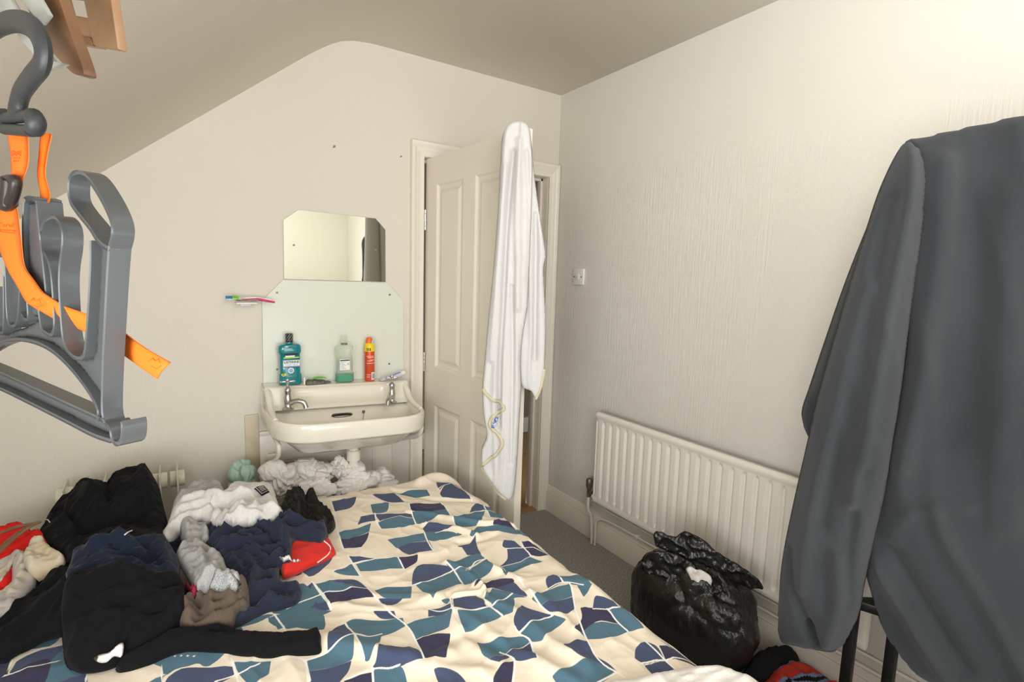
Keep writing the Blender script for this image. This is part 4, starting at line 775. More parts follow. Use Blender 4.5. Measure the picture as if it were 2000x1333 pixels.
def garment(name, pts, Hh, r, m, folds=(), seed=1, amp=.006, fr=9., aniso=(1., 2.2), ang=0., step=.006, parent=None, fine=1., hs=1., **kw):
    """pts: outline as measured (u, v); folds: ([(u, v)..], height, half width); Hh: thickness of the cloth layer"""
    global HM
    out = np.array([hit(p[0], p[1])[:2] for p in pts])
    L = [([tuple(hit(u, v)[:2]) for u, v in pl], a, w) for pl, a, w in folds]
    base_s = np.maximum(blur(HM, 2.2), HM)
    ca, sa = math.cos(ang), math.sin(ang)
    def h(P, d):
        e = np.sqrt(np.maximum(0, 1-(1-np.minimum(d/r, 1))**2)); x, y = P[:, 0]*ca+P[:, 1]*sa, -P[:, 0]*sa+P[:, 1]*ca
        wx = x+.03*noise3(x*9, y*9, 1., seed); wy = y+.03*noise3(x*9, y*9, 5., seed+1)
        f = amp*(1.6*noise3(wx*fr*aniso[0]*.5, wy*fr*aniso[1]*.5, 0, seed)+1.8*(ridge(wx*fr*aniso[0], wy*fr*aniso[1], 0, seed+3, 1.1)-.35)+.9*fine*(ridge(wx*fr*2.1*aniso[0], wy*fr*2.4*aniso[1], 2., seed+6, .8)-.3))
        k = np.minimum(d/(.010+.5*r), 1)
        return np.maximum(.004*np.minimum(d/.004, 1), Hh*e+(f+lines_h(P, L))*k)
    C = resample(catmull(out, 8, True), step)
    o = relief(name, out, step, lambda P, d: samp(base_s, P)*np.minimum(d/.01, 1)+samp(HM, P)*(1-np.minimum(d/.01, 1))+h(P, d), lambda P, d: samp(HM, P)+.0008, lambda P, hh: np.c_[P, hh], m, parent)
    ins = inside(GP, C); P = GP[ins]; d = seg_dist(P, C, np.roll(C, -1, 0)); v = HM.ravel().copy(); v[ins] = np.maximum(v[ins], samp(base_s, P)+h(P, d)+.0005); HM = v.reshape(HM.shape)
    return o
# oil-filled radiator standing against the back wall, its top fins showing
t = thing('oil_radiator', 'cream oil-filled radiator peeking out behind the black clothes', 'radiator', (-1.93, -.15, 0))
for k in range(7):
    x = -2.235+.055*k; bm = bmesh.new(); box(bm, x-.003, x+.003, -.21, -.07, .08, .655); 
    o = bm_obj('fin', bm, M['oilrad'], bevel=.0025); part(t, o)
    for zz_ in (.615, .13):
        bm = bmesh.new(); cyl(bm, (x-.023, -.14, zz_), (x+.023, -.14, zz_), .030, seg=18); part(t, bm_obj('oil_tube', bm, M['oilrad'], smooth=True))
bm = bmesh.new(); box(bm, -2.24, -1.90, -.24, -.04, .02, .075); part(t, bm_obj('foot', bm, M['oilrad'], bevel=.01))
# --- the garments, bottom ones first
g = garment('jacket', [(100, 1085, .58), (70, 1060, .62), (110, 1000, .66), (150, 965, .69), (205, 932, .72), (250, 913, .74), (285, 914, .74), (306, 945, .72), (318, 985, .67), (328, 1030, .62), (318, 1062, .58), (240, 1085, .57), (160, 1098, .57)], 0.03, 0.03, M['black'],
    [([(150, 960), (190, 990), (230, 1030)], 0.0250, 0.0240), ([(205, 935), (215, 990), (200, 1050)], -0.0250, 0.0160), ([(280, 920), (290, 980), (300, 1040)], 0.0225, 0.0160), ([(110, 1010), (150, 1030), (170, 1060)], -0.0250, 0.0120)], seed=11, amp=0.0088, fr=7, ang=.5)
tag(g, 'black jacket heaped at the back left of the bed near the wall', 'jacket')
g = garment('t_shirt', [(-60, 1040, .6), (20, 1035, .63), (60, 1040, .63), (88, 1055, .62), (95, 1072, .6), (70, 1090, .6), (45, 1110), (30, 1150), (10, 1170), (-40, 1190), (-80, 1120)], 0.02, 0.015, M['brightred'], [([(20, 1085), (50, 1080), (80, 1070)], -.012, .012), ([(45, 1085), (25, 1120), (5, 1165)], .012, .012)], seed=21, amp=.006, fr=12)
redshirt = tag(g, 'bright red top with grey lettered band at the left edge of the bed', 'top')
g2 = relief('lettered_band', np.array([hit(u, v)[:2] for u, v in [(-15, 1142), (-12, 1110), (12, 1090), (48, 1086), (46, 1094), (26, 1106), (14, 1122), (2, 1140)]]), .004, lambda P, d: samp(HM, P)+.004, lambda P, d: samp(HM, P)+.0015, lambda P, hh: np.c_[P, hh], M['lilac'])
part(redshirt, g2) if False else setattr(g2, 'parent', redshirt)
g = garment('sweatshirt', [(-60, 1215), (-50, 1175), (0, 1165), (22, 1140, .58), (25, 1100, .62), (48, 1085, .64), (68, 1110, .62), (72, 1140, .58), (55, 1180), (40, 1205), (10, 1220), (-30, 1245)], 0.03, 0.02, M['lilac'], [([(40, 1110), (45, 1150), (20, 1190)], 0.0150, 0.0096)], seed=31, amp=0.0078, fr=12)
lil = tag(g, 'washed-out lilac grey sweatshirt at the left edge below the red top', 'sweatshirt')
g = garment('knitted_hat', [(48, 1110, .60), (45, 1085, .64), (62, 1069, .66), (95, 1075, .65), (128, 1096, .62), (118, 1112, .6), (95, 1127, .58), (60, 1125, .58)], 0.035, 0.02, M['cream'], [([(55, 1095), (80, 1108), (112, 1112)], -.008, .006)], seed=35, amp=.004, fr=14)
tag(g, 'stained cream rounded woollen hat lying between the red top and black clothes', 'hat')
g = garment('leggings', [(-80, 1290), (-60, 1250), (0, 1228), (60, 1180), (100, 1130, .6), (140, 1120, .62), (160, 1180), (150, 1230), (90, 1255), (40, 1280), (0, 1300)], 0.03, 0.02, M['black'], [([(10, 1260), (80, 1215), (130, 1160)], .012, .014)], seed=41, amp=.006, fr=10, ang=.6)
tag(g, 'black trouser leg trailing to the lower left corner of the bed', 'trousers')
g = garment('grey_sweatshirt', [(333, 1020, .60), (340, 985, .64), (365, 962, .66), (410, 955, .66), (440, 965, .64), (430, 1000, .6), (400, 1040, .58), (350, 1050, .57)], 0.025, 0.02, M['grey'], [([(345, 1000), (370, 975), (410, 965)], 0.0125, 0.0120)], seed=51, amp=0.0084, fr=10)
g.name = 'cardigan'; tag(g, 'grey marl cardigan behind the pale labelled sweatshirt', 'cardigan')
g = garment('crumpled_top', [(545, 1015, .6), (555, 980, .62), (580, 967, .64), (608, 966, .64), (622, 985, .62), (648, 1010), (655, 1030), (640, 1045), (600, 1040), (560, 1030)], 0.03, 0.015, M['blackbrown'], [([(590, 970), (600, 1000), (590, 1035)], -.012, .008), ([(610, 972), (618, 1005), (630, 1035)], .01, .008), ([(570, 980), (580, 1005), (570, 1030)], .01, .008)], seed=61, amp=.012, fr=17, aniso=(2, 1), step=.005)
tag(g, 'crumpled faded black top at the right of the pale labelled sweatshirt', 'top')
g = garment('shorts', [(545, 1100), (548, 1050), (580, 1035, .58), (630, 1040), (655, 1078), (648, 1092), (610, 1110), (560, 1131), (550, 1125)], 0.02, 0.015, M['red'], [([(560, 1120), (610, 1080), (640, 1050)], .006, .02)], seed=65, amp=.003, fr=7)
rs = tag(g, 'plain red shorts with a white piped edge on the right of the clothes pile', 'shorts')
L = np.array([hit(u, v) for u, v in [(632, 1058), (645, 1070), (642, 1083), (628, 1095), (620, 1101)]]); L[:, 2] = samp(HM, L[:, :2])+.001
bm = bmesh.new(); tube(bm, L, .0018, 6, 5); o = bm_obj('piping', bm, M['whitecloth'], smooth=True); o.parent = rs
g = garment('navy_trousers', [(395, 1060, .60), (415, 1030, .63), (450, 1018, .65), (520, 1018, .65), (600, 1030, .62), (640, 1045, .59), (628, 1062, .58), (575, 1060, .6), (568, 1100, .59), (548, 1112), (552, 1145), (586, 1148), (584, 1178), (555, 1192), (520, 1200), (470, 1225), (420, 1242), (440, 1190), (470, 1160), (430, 1110)], 0.028, 0.02, M['navy'],
    [([(420, 1060), (470, 1045), (540, 1050), (570, 1075)], 0.0200, 0.0096), ([(460, 1060), (500, 1050), (545, 1070), (560, 1095)], -0.0200, 0.0080), ([(440, 1085), (480, 1080), (520, 1100)], 0.0175, 0.0080), ([(480, 1140), (520, 1120), (550, 1110)], -0.0125, 0.0080), ([(430, 1230), (500, 1190), (560, 1160)], -0.0150, 0.0096), ([(480, 1100), (500, 1140), (480, 1190)], 0.0150, 0.0120), ([(470, 1035), (540, 1030), (610, 1040)], 0.0125, 0.0080)], seed=71, amp=0.0119, fr=10, ang=.4)
nv = tag(g, 'crumpled navy blue joggers in the middle of the clothes pile', 'trousers')
L = [(547, 1090), (560, 1090), (586, 1097), (582, 1100), (560, 1099), (548, 1096)]
o = relief('white_label', np.array([hit(u, v)[:2] for u, v in L]), .0035, lambda P, d: samp(HM, P)+.006+.004*np.minimum(d/.004, 1), lambda P, d: samp(HM, P)+.002, lambda P, hh: np.c_[P, hh], M['whitecloth']); o.parent = nv
g = garment('cargo_shorts', [(345, 1215), (350, 1195, .59), (372, 1165, .61), (400, 1152, .62), (440, 1148, .62), (484, 1148, .6), (485, 1190, .58), (468, 1200), (450, 1235), (400, 1243), (365, 1238)], 0.028, 0.015, M['taupe'],
    [([(355, 1205), (400, 1175), (420, 1160)], 0.0175, 0.0080), ([(420, 1160), (412, 1195), (420, 1235)], 0.0175, 0.0080), ([(385, 1195), (395, 1215), (390, 1230)], -0.0275, 0.0112), ([(445, 1155), (450, 1185), (480, 1190)], 0.0075, 0.0048), ([(360, 1225), (395, 1222)], 0.0150, 0.0048)], seed=81, amp=0.0096, fr=11)
tag(g, 'crumpled brown taupe shorts at the near side of the clothes pile', 'shorts')
g = garment('checked_shirt', [(362, 1150, .6), (366, 1142, .62), (382, 1143, .62), (388, 1152, .6), (375, 1160, .6)], 0.012, 0.008, M['purplecloth'], seed=83, amp=.003, step=.004); tag(g, 'scrap of plum red checked cloth showing between the grey sleeve and brown shorts', 'shirt')
# pale sweatshirt with woven badge and its long grey sleeve
g = garment('pale_sweatshirt', [(318, 1042, .64), (335, 1008, .67), (372, 982, .69), (430, 966, .71), (450, 955, .72), (490, 949, .72), (520, 955, .71), (540, 975, .69), (552, 1000, .66), (545, 1012, .64), (500, 1024, .62), (440, 1022, .62), (395, 1020, .63), (375, 1030, .63), (350, 1050, .62), (335, 1060, .62)], 0.028, 0.025, M['palegrey'],
    [([(360, 1000), (400, 985), (440, 990), (470, 985)], 0.0175, 0.0112), ([(380, 1005), (420, 1002), (450, 1008)], -0.0175, 0.0080), ([(470, 980), (500, 1000), (490, 1018)], 0.0100, 0.0112), ([(520, 985), (505, 1005), (500, 1020)], 0.0100, 0.0080)], seed=91, amp=0.0070, fr=8)
ps = tag(g, 'pale grey white sweatshirt with a small black woven badge, top of the pile', 'sweatshirt')
def spread_max(A, k):
    for ax in (0, 1): A = np.max([np.roll(A, q, ax) for q in range(-k, k+1)], 0)
    return A
HB = blur(spread_max(HM, 2), 2.5)
Q = np.array([hit(u, v)[:2] for u, v in [(496, 960), (516, 955), (527, 972), (512, 984)]])
o = relief('woven_badge', Q, .004, lambda P, d: samp(HB, P)+.004, lambda P, d: samp(HB, P)-.002, lambda P, hh: np.c_[P, hh], M['labeldark'], ps, round_=False)
Cq = Q.mean(0)
for k, (f, wd) in enumerate(((.86, 0), (.45, 1), (.15, 1), (-.15, 1), (-.45, 1))):
    if wd == 0: P3 = np.array([Cq+(q-Cq)*f for q in Q]+[Cq+(Q[0]-Cq)*f])
    else:
        a_, b_ = (Q[0]+Q[3])/2, (Q[1]+Q[2])/2; c_ = Cq+((Q[1]+Q[0])/2-Cq)*f; P3 = np.array([c_+(a_-Cq)*.55, c_, c_+(b_-Cq)*.55])
    P3 = np.c_[P3, samp(HB, P3)+.0045]; bm = bmesh.new(); tube(bm, P3, .0006, 5, 1); oo = bm_obj('badge_stitching', bm, M['whitecloth']); oo.parent = o
g = garment('grey_hoodie', [(352, 1035, .63), (380, 1022, .65), (405, 1030, .65), (408, 1055, .64), (398, 1070, .64), (425, 1080, .63), (440, 1105, .62), (470, 1140, .60), (462, 1152, .6), (435, 1158, .6), (395, 1158, .6), (385, 1155, .6), (370, 1140, .61), (345, 1100, .62), (345, 1085, .63), (360, 1070, .64)], 0.026, 0.018, M['grey'],
    [([(365, 1045), (362, 1080), (350, 1100)], 0.0175, 0.0080), ([(392, 1035), (390, 1070)], -0.0150, 0.0064), ([(360, 1095), (385, 1085), (400, 1090), (410, 1120)], -0.0150, 0.0080), ([(395, 1100), (405, 1135), (400, 1155)], 0.0125, 0.0080)], seed=95, amp=0.0080, fr=12)
gh = tag(g, 'light grey hoodie sleeve with a speckled cuff hanging down the middle of the pile', 'hoodie')
o = garment('speckled_cuff', [(408, 1150, .62), (418, 1125, .64), (435, 1112, .64), (455, 1125, .62), (472, 1142, .6), (455, 1156, .6), (420, 1157, .6)], 0.006, 0.008, M['ribgrey'], seed=96, amp=.0015, step=.005); o.parent = gh
# the big black and navy hoodie in front
g = garment('navy_hoodie', [(128, 1125, .62), (140, 1090, .65), (170, 1065, .68), (215, 1052, .69), (260, 1053, .69), (300, 1050, .69), (325, 1060, .68), (345, 1085, .65), (352, 1120, .62), (340, 1150), (250, 1160), (160, 1150)], 0.026, 0.03, M['navy2'],
    [([(150, 1110), (200, 1075), (260, 1065)], 0.0150, 0.0160), ([(210, 1075), (250, 1100), (300, 1110)], -0.0150, 0.0096), ([(265, 1060), (290, 1090), (290, 1120)], -0.0175, 0.0096), ([(300, 1060), (320, 1095), (335, 1130)], 0.0150, 0.0160)], seed=101, amp=0.0078, fr=9, ang=.3)
tag(g, 'dark navy hoodie on top of the black clothes, front left of the pile', 'hoodie')
g = garment('black_sweatshirt', [(118, 1190, .58), (125, 1150, .63), (150, 1128, .66), (220, 1120, .68), (290, 1122, .68), (340, 1128, .66), (362, 1150, .64), (360, 1185, .6), (352, 1215), (340, 1240), (300, 1268), (262, 1290), (240, 1300), (205, 1314), (160, 1318), (130, 1305), (122, 1260)], 0.03, 0.03, M['black'],
    [([(130, 1170), (200, 1140), (340, 1135)], 0.0125, 0.0160), ([(150, 1230), (220, 1200), (300, 1180), (350, 1160)], -0.0125, 0.0120), ([(240, 1290), (260, 1240), (320, 1210)], -0.0175, 0.0112), ([(140, 1280), (200, 1250), (270, 1230)], 0.0125, 0.0160), ([(220, 1170), (280, 1160), (340, 1150)], -0.0100, 0.0080)], seed=111, amp=0.0070, fr=7, ang=-.3)
bs = tag(g, 'large black sweatshirt with a white wash label at the front of the pile', 'sweatshirt')
g = garment('black_sleeve', [(225, 1312), (262, 1282), (300, 1262, .6), (345, 1242, .6), (400, 1240), (440, 1240), (500, 1246), (560, 1248), (600, 1243), (624, 1239), (627, 1260), (625, 1279), (590, 1284), (530, 1288), (470, 1284), (400, 1276), (340, 1282), (290, 1302), (250, 1314)], 0.026, 0.016, M['black'], [([(360, 1258), (480, 1268), (600, 1264)], .006, .010), ([(420, 1250), (470, 1255)], -.006, .008)], seed=115, amp=.003, fr=12, ang=.2)
g.parent = bs
HB = blur(spread_max(HM, 1), 2.)
o = relief('wash_label', np.array([hit(u, v)[:2] for u, v in [(184, 1303), (200, 1290), (215, 1287), (234, 1275), (243, 1277), (238, 1290), (224, 1303), (210, 1317), (195, 1313)]]), .004, lambda P, d: samp(HB, P)+.005+.0012*ridge(P[:, 0]*50, P[:, 1]*20), lambda P, d: samp(HB, P)+.003, lambda P, hh: np.c_[P, hh], M['whitecloth']); o.parent = bs
# small white drawstring and hanger at the left
L = np.array([hit(u, v) for u, v in [(243, 1050), (250, 1043), (258, 1040)]]); L[:, 2] = samp(HM, L[:, :2])+.003
bm = bmesh.new(); tube(bm, L, .0018, 6, 4); tag(bm_obj('drawstring', bm, M['whitecloth'], smooth=True), 'short white drawstring end on the black jacket', 'cord')
h = thing('coat_hanger', 'varnished wooden coat hanger lying across the red top', 'hanger', tuple(at(30, 1060, z=.66)))
bm = bmesh.new(); a, b2, c2 = at(78, 1020, z=.70), at(30, 1048, z=.685), at(-30, 1105, z=.655)
tube(bm, [a, at(60, 1027, z=.70), b2, at(0, 1075, z=.672), c2], [.006, .0085, .009, .0085, .008], 10, 6, flat=.6); part(h, bm_obj('shoulder_bar', bm, M['darkwood'], smooth=True))
bm = bmesh.new(); tube(bm, [at(76, 1021, z=.70), at(40, 1028, z=.70), at(0, 1041, z=.70), at(-30, 1048, z=.70)], [.005, .006, .006, .006], 8, 6, flat=.6); part(h, bm_obj('trouser_bar', bm, M['darkwood'], smooth=True))
bm = bmesh.new(); tube(bm, [at(76, 1021, z=.70), at(85, 1017, z=.705), at(93, 1016, z=.71), at(98, 1022, z=.71)], .0016, 6, 5); part(h, bm_obj('hook', bm, M['chrome'], smooth=True))
# ================================================================== pale pillow at the near right corner of the bed
g = garment('pillow', [(1160, 1355), (1250, 1338), (1320, 1322), (1380, 1316), (1430, 1326), (1475, 1345), (1530, 1400), (1400, 1440), (1200, 1430)], .035, .035, M['whitecloth'], [([(1260, 1333), (1330, 1318), (1420, 1325)], .004, .02)], seed=121, amp=.003, fr=7)
tag(g, 'plain white pillow at the near right corner of the bed', 'pillow')
# ================================================================== laundry under the basin
def cells(P, n, seed, box_=1.3):
    """distance to nearest and second nearest of n scattered points"""
    r = np.random.RandomState(seed); Q = r.uniform(-box_, box_, (n, 3)); f1 = np.full(len(P), 9.); f2 = f1.copy()
    for q in Q:
        d = np.linalg.norm(P-q, axis=1); f2 = np.where(d < f1, f1, np.minimum(f2, d)); f1 = np.minimum(f1, d)
    return f1, f2
def crumple(name, label, cat, c, s, m, seed, amp=.3, fr=2.2, n=4, floor=None, group=None, sharp=.6):
    bm = bmesh.new(); bmesh.ops.create_icosphere(bm, subdivisions=n+1, radius=1); P = np.array([v.co[:] for v in bm.verts])
    q = P+.28*np.c_[noise3(P[:, 0]*1.8, P[:, 1]*1.8, P[:, 2]*1.8, seed), noise3(P[:, 1]*1.8, P[:, 2]*1.8, P[:, 0]*1.8, seed+1), noise3(P[:, 2]*1.8, P[:, 0]*1.8, P[:, 1]*1.8, seed+2)]
    a1, b1 = cells(q*np.array((1., 1., 1.8)), 16, seed); a2, b2 = cells(q*np.array((1.9, .8, 1.)), 48, seed+50)
    w = P*fr+seed
    r = .9+amp*(.75*noise3(w[:, 0]*.5, w[:, 1]*.5, w[:, 2]*.5, seed+3)+.75*np.minimum((b1-a1)/.5, 1)**.75-.4+.30*np.minimum((b2-a2)/.34, 1)**.85+.05*noise3(w[:, 0]*4, w[:, 1]*4, w[:, 2]*4, seed))
    P = P*r[:, None]*np.array(s)+np.array(c)
    if floor is not None: P[:, 2] = np.maximum(P[:, 2], floor+.002)
    for v, p in zip(bm.verts, P): v.co = p
    o = bm_obj(name, bm, m, smooth=True); o.data.polygons.foreach_set('use_smooth', [True]*len(o.data.polygons)); tag(o, label, cat, group); return o
t = thing('laundry_basket', 'low cream storage box under the basin holding the white towels', 'box', (-1.33, -.22, 0))
bm = bmesh.new(); X0, X1, Y0, Y1, ZT = -1.60, -1.10, -.36, -.04, .42
for a in ((X0, X1, Y0, Y0+.012), (X0, X1, Y1-.012, Y1), (X0, X0+.012, Y0, Y1), (X1-.012, X1, Y0, Y1)): box(bm, a[0], a[1], a[2], a[3], 0, ZT)
box(bm, X0, X1, Y0, Y1, 0, .01); part(t, bm_obj('box_body', bm, M['gloss'], bevel=.003))
def pl(u, v, y): return tuple(at(u, v, y=y))
for i, (u, v, y, s, sd_, lb) in enumerate([
    (548, 935, -.22, (.075, .08, .070), 3, 'white towel at the left end of the laundry under the basin'), (600, 926, -.18, (.09, .08, .060), 5, 'white towel behind the others, under the left of the basin'),
    (618, 958, -.27, (.085, .07, .062), 9, 'white cloth at the front middle of the laundry, above the duvet edge'), (664, 914, -.19, (.036, .05, .060), 14, 'white cloth peak sticking up under the basin waste'),
    (690, 922, -.20, (.06, .06, .048), 17, 'white cloth directly under the waste pipe'), (690, 952, -.27, (.085, .07, .058), 23, 'white cloth in the middle right of the laundry'),
    (735, 938, -.22, (.08, .07, .055), 27, 'white towel right of the waste pipe'), (755, 956, -.27, (.06, .06, .048), 33, 'white cloth at the right end of the laundry beside the door frame')]):
    crumple('white_towel', lb, 'towel', pl(u, v, y), s, M['whitecloth'], sd_, amp=.42, fr=1.9, n=5, sharp=1.6)
o = crumple('carrier_bag', 'translucent mint green plastic bag standing beside the white laundry', 'bag', pl(472, 938, -.15), (.052, .06, .095), M['mint'], 41, amp=.34, fr=2.4, n=4, sharp=1.5)
bm = bmesh.new(); tube(bm, [at(506, 925, y=-.20), at(512, 912, y=-.18), at(530, 905, y=-.16), at(560, 902, y=-.12), at(600, 899, y=-.11), at(640, 903, y=-.12)], .0055, 8, 5); tag(bm_obj('rope_handle', bm, M['dirt'], smooth=True), 'grubby cord draped along the top of the laundry', 'cord')
# ================================================================== bin bag
def binbag():
    n = 6; bm = bmesh.new(); bmesh.ops.create_icosphere(bm, subdivisions=n, radius=1); P = np.array([v.co[:] for v in bm.verts]); th = np.arctan2(P[:, 1], P[:, 0]); zn = P[:, 2]
    q = P*1.6+4.; w = q+.6*np.c_[noise3(q[:, 0], q[:, 1], q[:, 2], 4), noise3(q[:, 1], q[:, 2], q[:, 0], 5), noise3(q[:, 2], q[:, 0], q[:, 1], 6)]
    top = np.clip((zn+.1)/1.0, 0, 1)
    qq = P+.2*np.c_[noise3(P[:, 0]*2, P[:, 1]*2, P[:, 2]*2, 4), noise3(P[:, 1]*2, P[:, 2]*2, P[:, 0]*2, 5), noise3(P[:, 2]*2, P[:, 0]*2, P[:, 1]*2, 6)]
    a1, b1 = cells(qq, 40, 3); a2, b2 = cells(qq*np.array((1, 1, .55)), 170, 8)
    r = .96+.07*noise3(q[:, 0]*.7, q[:, 1]*.7, q[:, 2]*.7, 7)+(.035+.06*top)*np.minimum((b1-a1)/.25, 1)**.7+(.02+.025*top)*np.minimum((b2-a2)/.14, 1)**.7+.016*top*(ridge(w[:, 0]*2.3, w[:, 1]*2.3, w[:, 2]*1.2, 9, .6)-.3)
    s = np.sign(zn)*np.abs(zn)**.85
    X = np.c_[P[:, 0]*r*.165, P[:, 1]*r*.245, s*.205*r+.21]
    wid = np.where(zn > 0, 1-.12*zn, 1.); X[:, :2] *= wid[:, None]; X[:, 2] = np.maximum(X[:, 2], .002)
    X[:, 0] = np.minimum(X[:, 0], .185)
    A = math.radians(12); R_ = np.array([[math.cos(A), -math.sin(A), 0], [math.sin(A), math.cos(A), 0], [0, 0, 1]])
    X = X@R_.T+np.array(BC); X[:, 0] = np.minimum(X[:, 0], -.108-.0*X[:, 0])
    for v, p in zip(bm.verts, X): v.co = p
    return bm_obj('bag_body', bm, M['binbag'], smooth=True)
BC = (-.325, -1.325, 0)
t = thing('bin_bag', 'full black plastic bin bag on the carpet by the radiator', 'bag', BC); part(t, binbag())
pb = Plane((-.40, -1.30, .36), (.60, -.80, 0), (.0, .0, 1.))
def flap(name, pts, mt, dep, seed, amp, th=.003, pln=pb, step=.006):
    return relief(name, pln.uv(pts), step, lambda P, d: dep+th*np.minimum(d/.004, 1)+amp*(ridge(P[:, 0]*16, P[:, 1]*16, 0, seed, 1.)+.5*ridge(P[:, 0]*34+9*P[:, 1], P[:, 1]*30, 0, seed+1, 1.)), lambda P, d: dep+amp*(ridge(P[:, 0]*16, P[:, 1]*16, 0, seed, 1.)+.5*ridge(P[:, 0]*34+9*P[:, 1], P[:, 1]*30, 0, seed+1, 1.))-.001, pln.w, mt)
part(t, flap('gathered_neck', [(1276, 1045), (1288, 1037), (1318, 1048), (1338, 1036), (1370, 1052), (1420, 1090), (1468, 1118), (1490, 1150), (1440, 1140), (1395, 1110), (1350, 1092), (1310, 1080), (1285, 1068)], M['binbag'], .0, 3, .013))
part(t, flap('torn_edge', [(1255, 1085), (1275, 1068), (1320, 1075), (1360, 1095), (1355, 1118), (1325, 1125), (1290, 1115), (1262, 1110)], M['binbag'], .025, 8, .015))
o = part(t, flap('white_contents', [(1340, 1100), (1350, 1092), (1375, 1102), (1390, 1115), (1382, 1135), (1365, 1146), (1345, 1140), (1352, 1122)], M['whitecloth'], .052, 12, .012)); o['label'] = 'white paper showing through a tear'
part(t, flap('torn_edge', [(1382, 1112), (1400, 1112), (1425, 1150), (1440, 1200), (1420, 1215), (1395, 1180), (1372, 1160), (1366, 1146), (1384, 1136)], M['binbag'], .045, 15, .02))
# striped knitwear on the floor beyond the bag
def stripes(c):
    f = (c[:, 1]*.9+c[:, 0]*.35+.02*noise3(c[:, 0]*9, c[:, 1]*9)) % .085
    return np.where(f < .036, 0, np.where(f < .05, 1, np.where(f < .062, 2, np.where(f < .07, 1, 0)))).astype(int)
out = np.array([(-.42, -1.62), (-.32, -1.57), (-.16, -1.56), (-.05, -1.58), (-.035, -1.70), (-.10, -1.80), (-.25, -1.82), (-.38, -1.75)])
o = relief('striped_jumper', out, .006, lambda P, d: .095*np.sqrt(1-(1-np.minimum(d/.06, 1))**2)+.02*ridge(P[:, 0]*9, P[:, 1]*11, 0, 4)*np.minimum(d/.03, 1), lambda P, d: 0*d+.001, lambda P, h: np.c_[P, h], M['knitred'], mats=[M['knitred'], M['knitblue'], M['knitblack']], matfn=stripes)
tag(o, 'red jumper with blue and black stripes on the carpet between bin bag and chair', 'jumper')
out = np.array([(-.30, -1.52), (-.22, -1.49), (-.13, -1.49), (-.045, -1.53), (-.035, -1.59), (-.08, -1.615), (-.18, -1.605), (-.28, -1.585)])
o = relief('woolly_hat', out, .005, lambda P, d: .115*np.sqrt(1-(1-np.minimum(d/.05, 1))**2)+.008*ridge(P[:, 0]*26, P[:, 1]*26, 0, 7)*np.minimum(d/.03, 1), lambda P, d: 0*d+.001, lambda P, h: np.c_[P, h], M['knitblack'])
tag(o, 'black woolly hat lying on the striped jumper beside the bin bag', 'hat')
# ================================================================== towel over the door
tp = Plane((-.795, -.80, 1.2), (.83, -.56, 0))
VX = np.array([0.])
def toweldepth(off, fr, seed, th):
    def f(P, d):
        x = P[:, 0]+.012*noise3(P[:, 1]*3, P[:, 0]*0, 0, seed)
        k = np.minimum(d/.03, 1); top_ = np.clip((P[:, 1]-.55)/.2, 0, 1)
        return off+th*np.sqrt(1-(1-np.minimum(d/.018, 1))**2)+k*(.016*noise3(x*fr, P[:, 1]*1.1, 0, seed)+.012*(ridge(x*fr*1.3, P[:, 1]*.8, 0, seed+1)-.3)+.004*noise3(x*40, P[:, 1]*9, 0, seed+2))
    return f
tw = thing('bath_towel', 'long white bath towel with gold hem hung over the top corner of the open door', 'towel', (-.79, -.80, .6))
front = [(994, 243), (1008, 238), (1024, 240), (1034, 252), (1038, 285), (1040, 330), (1038, 420), (1034, 520), (1030, 600), (1022, 650), (1017, 700), (1018, 760), (1014, 830), (1012, 870), (1008, 930), (1003, 965), (993, 974), (975, 962), (955, 935), (942, 912), (940, 880), (950, 850), (944, 810), (942, 760), (945, 720), (952, 640), (960, 560), (968, 470), (974, 380), (978, 300), (982, 262)]
back = [(1010, 246), (1026, 246), (1038, 275), (1044, 340), (1055, 420), (1066, 495), (1062, 530), (1066, 620), (1065, 700), (1060, 745), (1048, 781), (1036, 765), (1017, 752), (1012, 700), (1012, 560), (1010, 400)]
UVF = tp.uv(front); 
def lf(P, d):   # traced deep folds on the front sheet
    return toweldepth(.0, 13, 3, .035)(P, d)+lines_h(P, [(tp.uv([(1003, 300), (992, 420), (985, 560), (978, 700), (975, 830)]), -.030, .008), (tp.uv([(1030, 300), (1034, 420), (1030, 560)]), -.02, .008), (tp.uv([(1000, 560), (1002, 700), (998, 900)]), -.014, .007), (tp.uv([(1012, 280), (1014, 420), (1012, 600)]), .016, .014), (tp.uv([(985, 330), (972, 500), (960, 700)]), .012, .012)])*np.minimum(d/.02, 1)
part(tw, relief('front_fall', UVF, .005, lf, lambda P, d: 0*d-.004, tp.w, M['towel']))
bk = Plane((-.77, -.775, 1.2), (.83, -.56, 0))
part(tw, relief('back_fall', bk.uv(back), .005, lambda P, d: toweldepth(-.0, 16, 9, .022)(P, d)+lines_h(P, [(bk.uv([(1047, 420), (1046, 560), (1044, 700)]), -.02, .008)])*np.minimum(d/.02, 1), lambda P, d: 0*d-.02, bk.w, M['towel']))
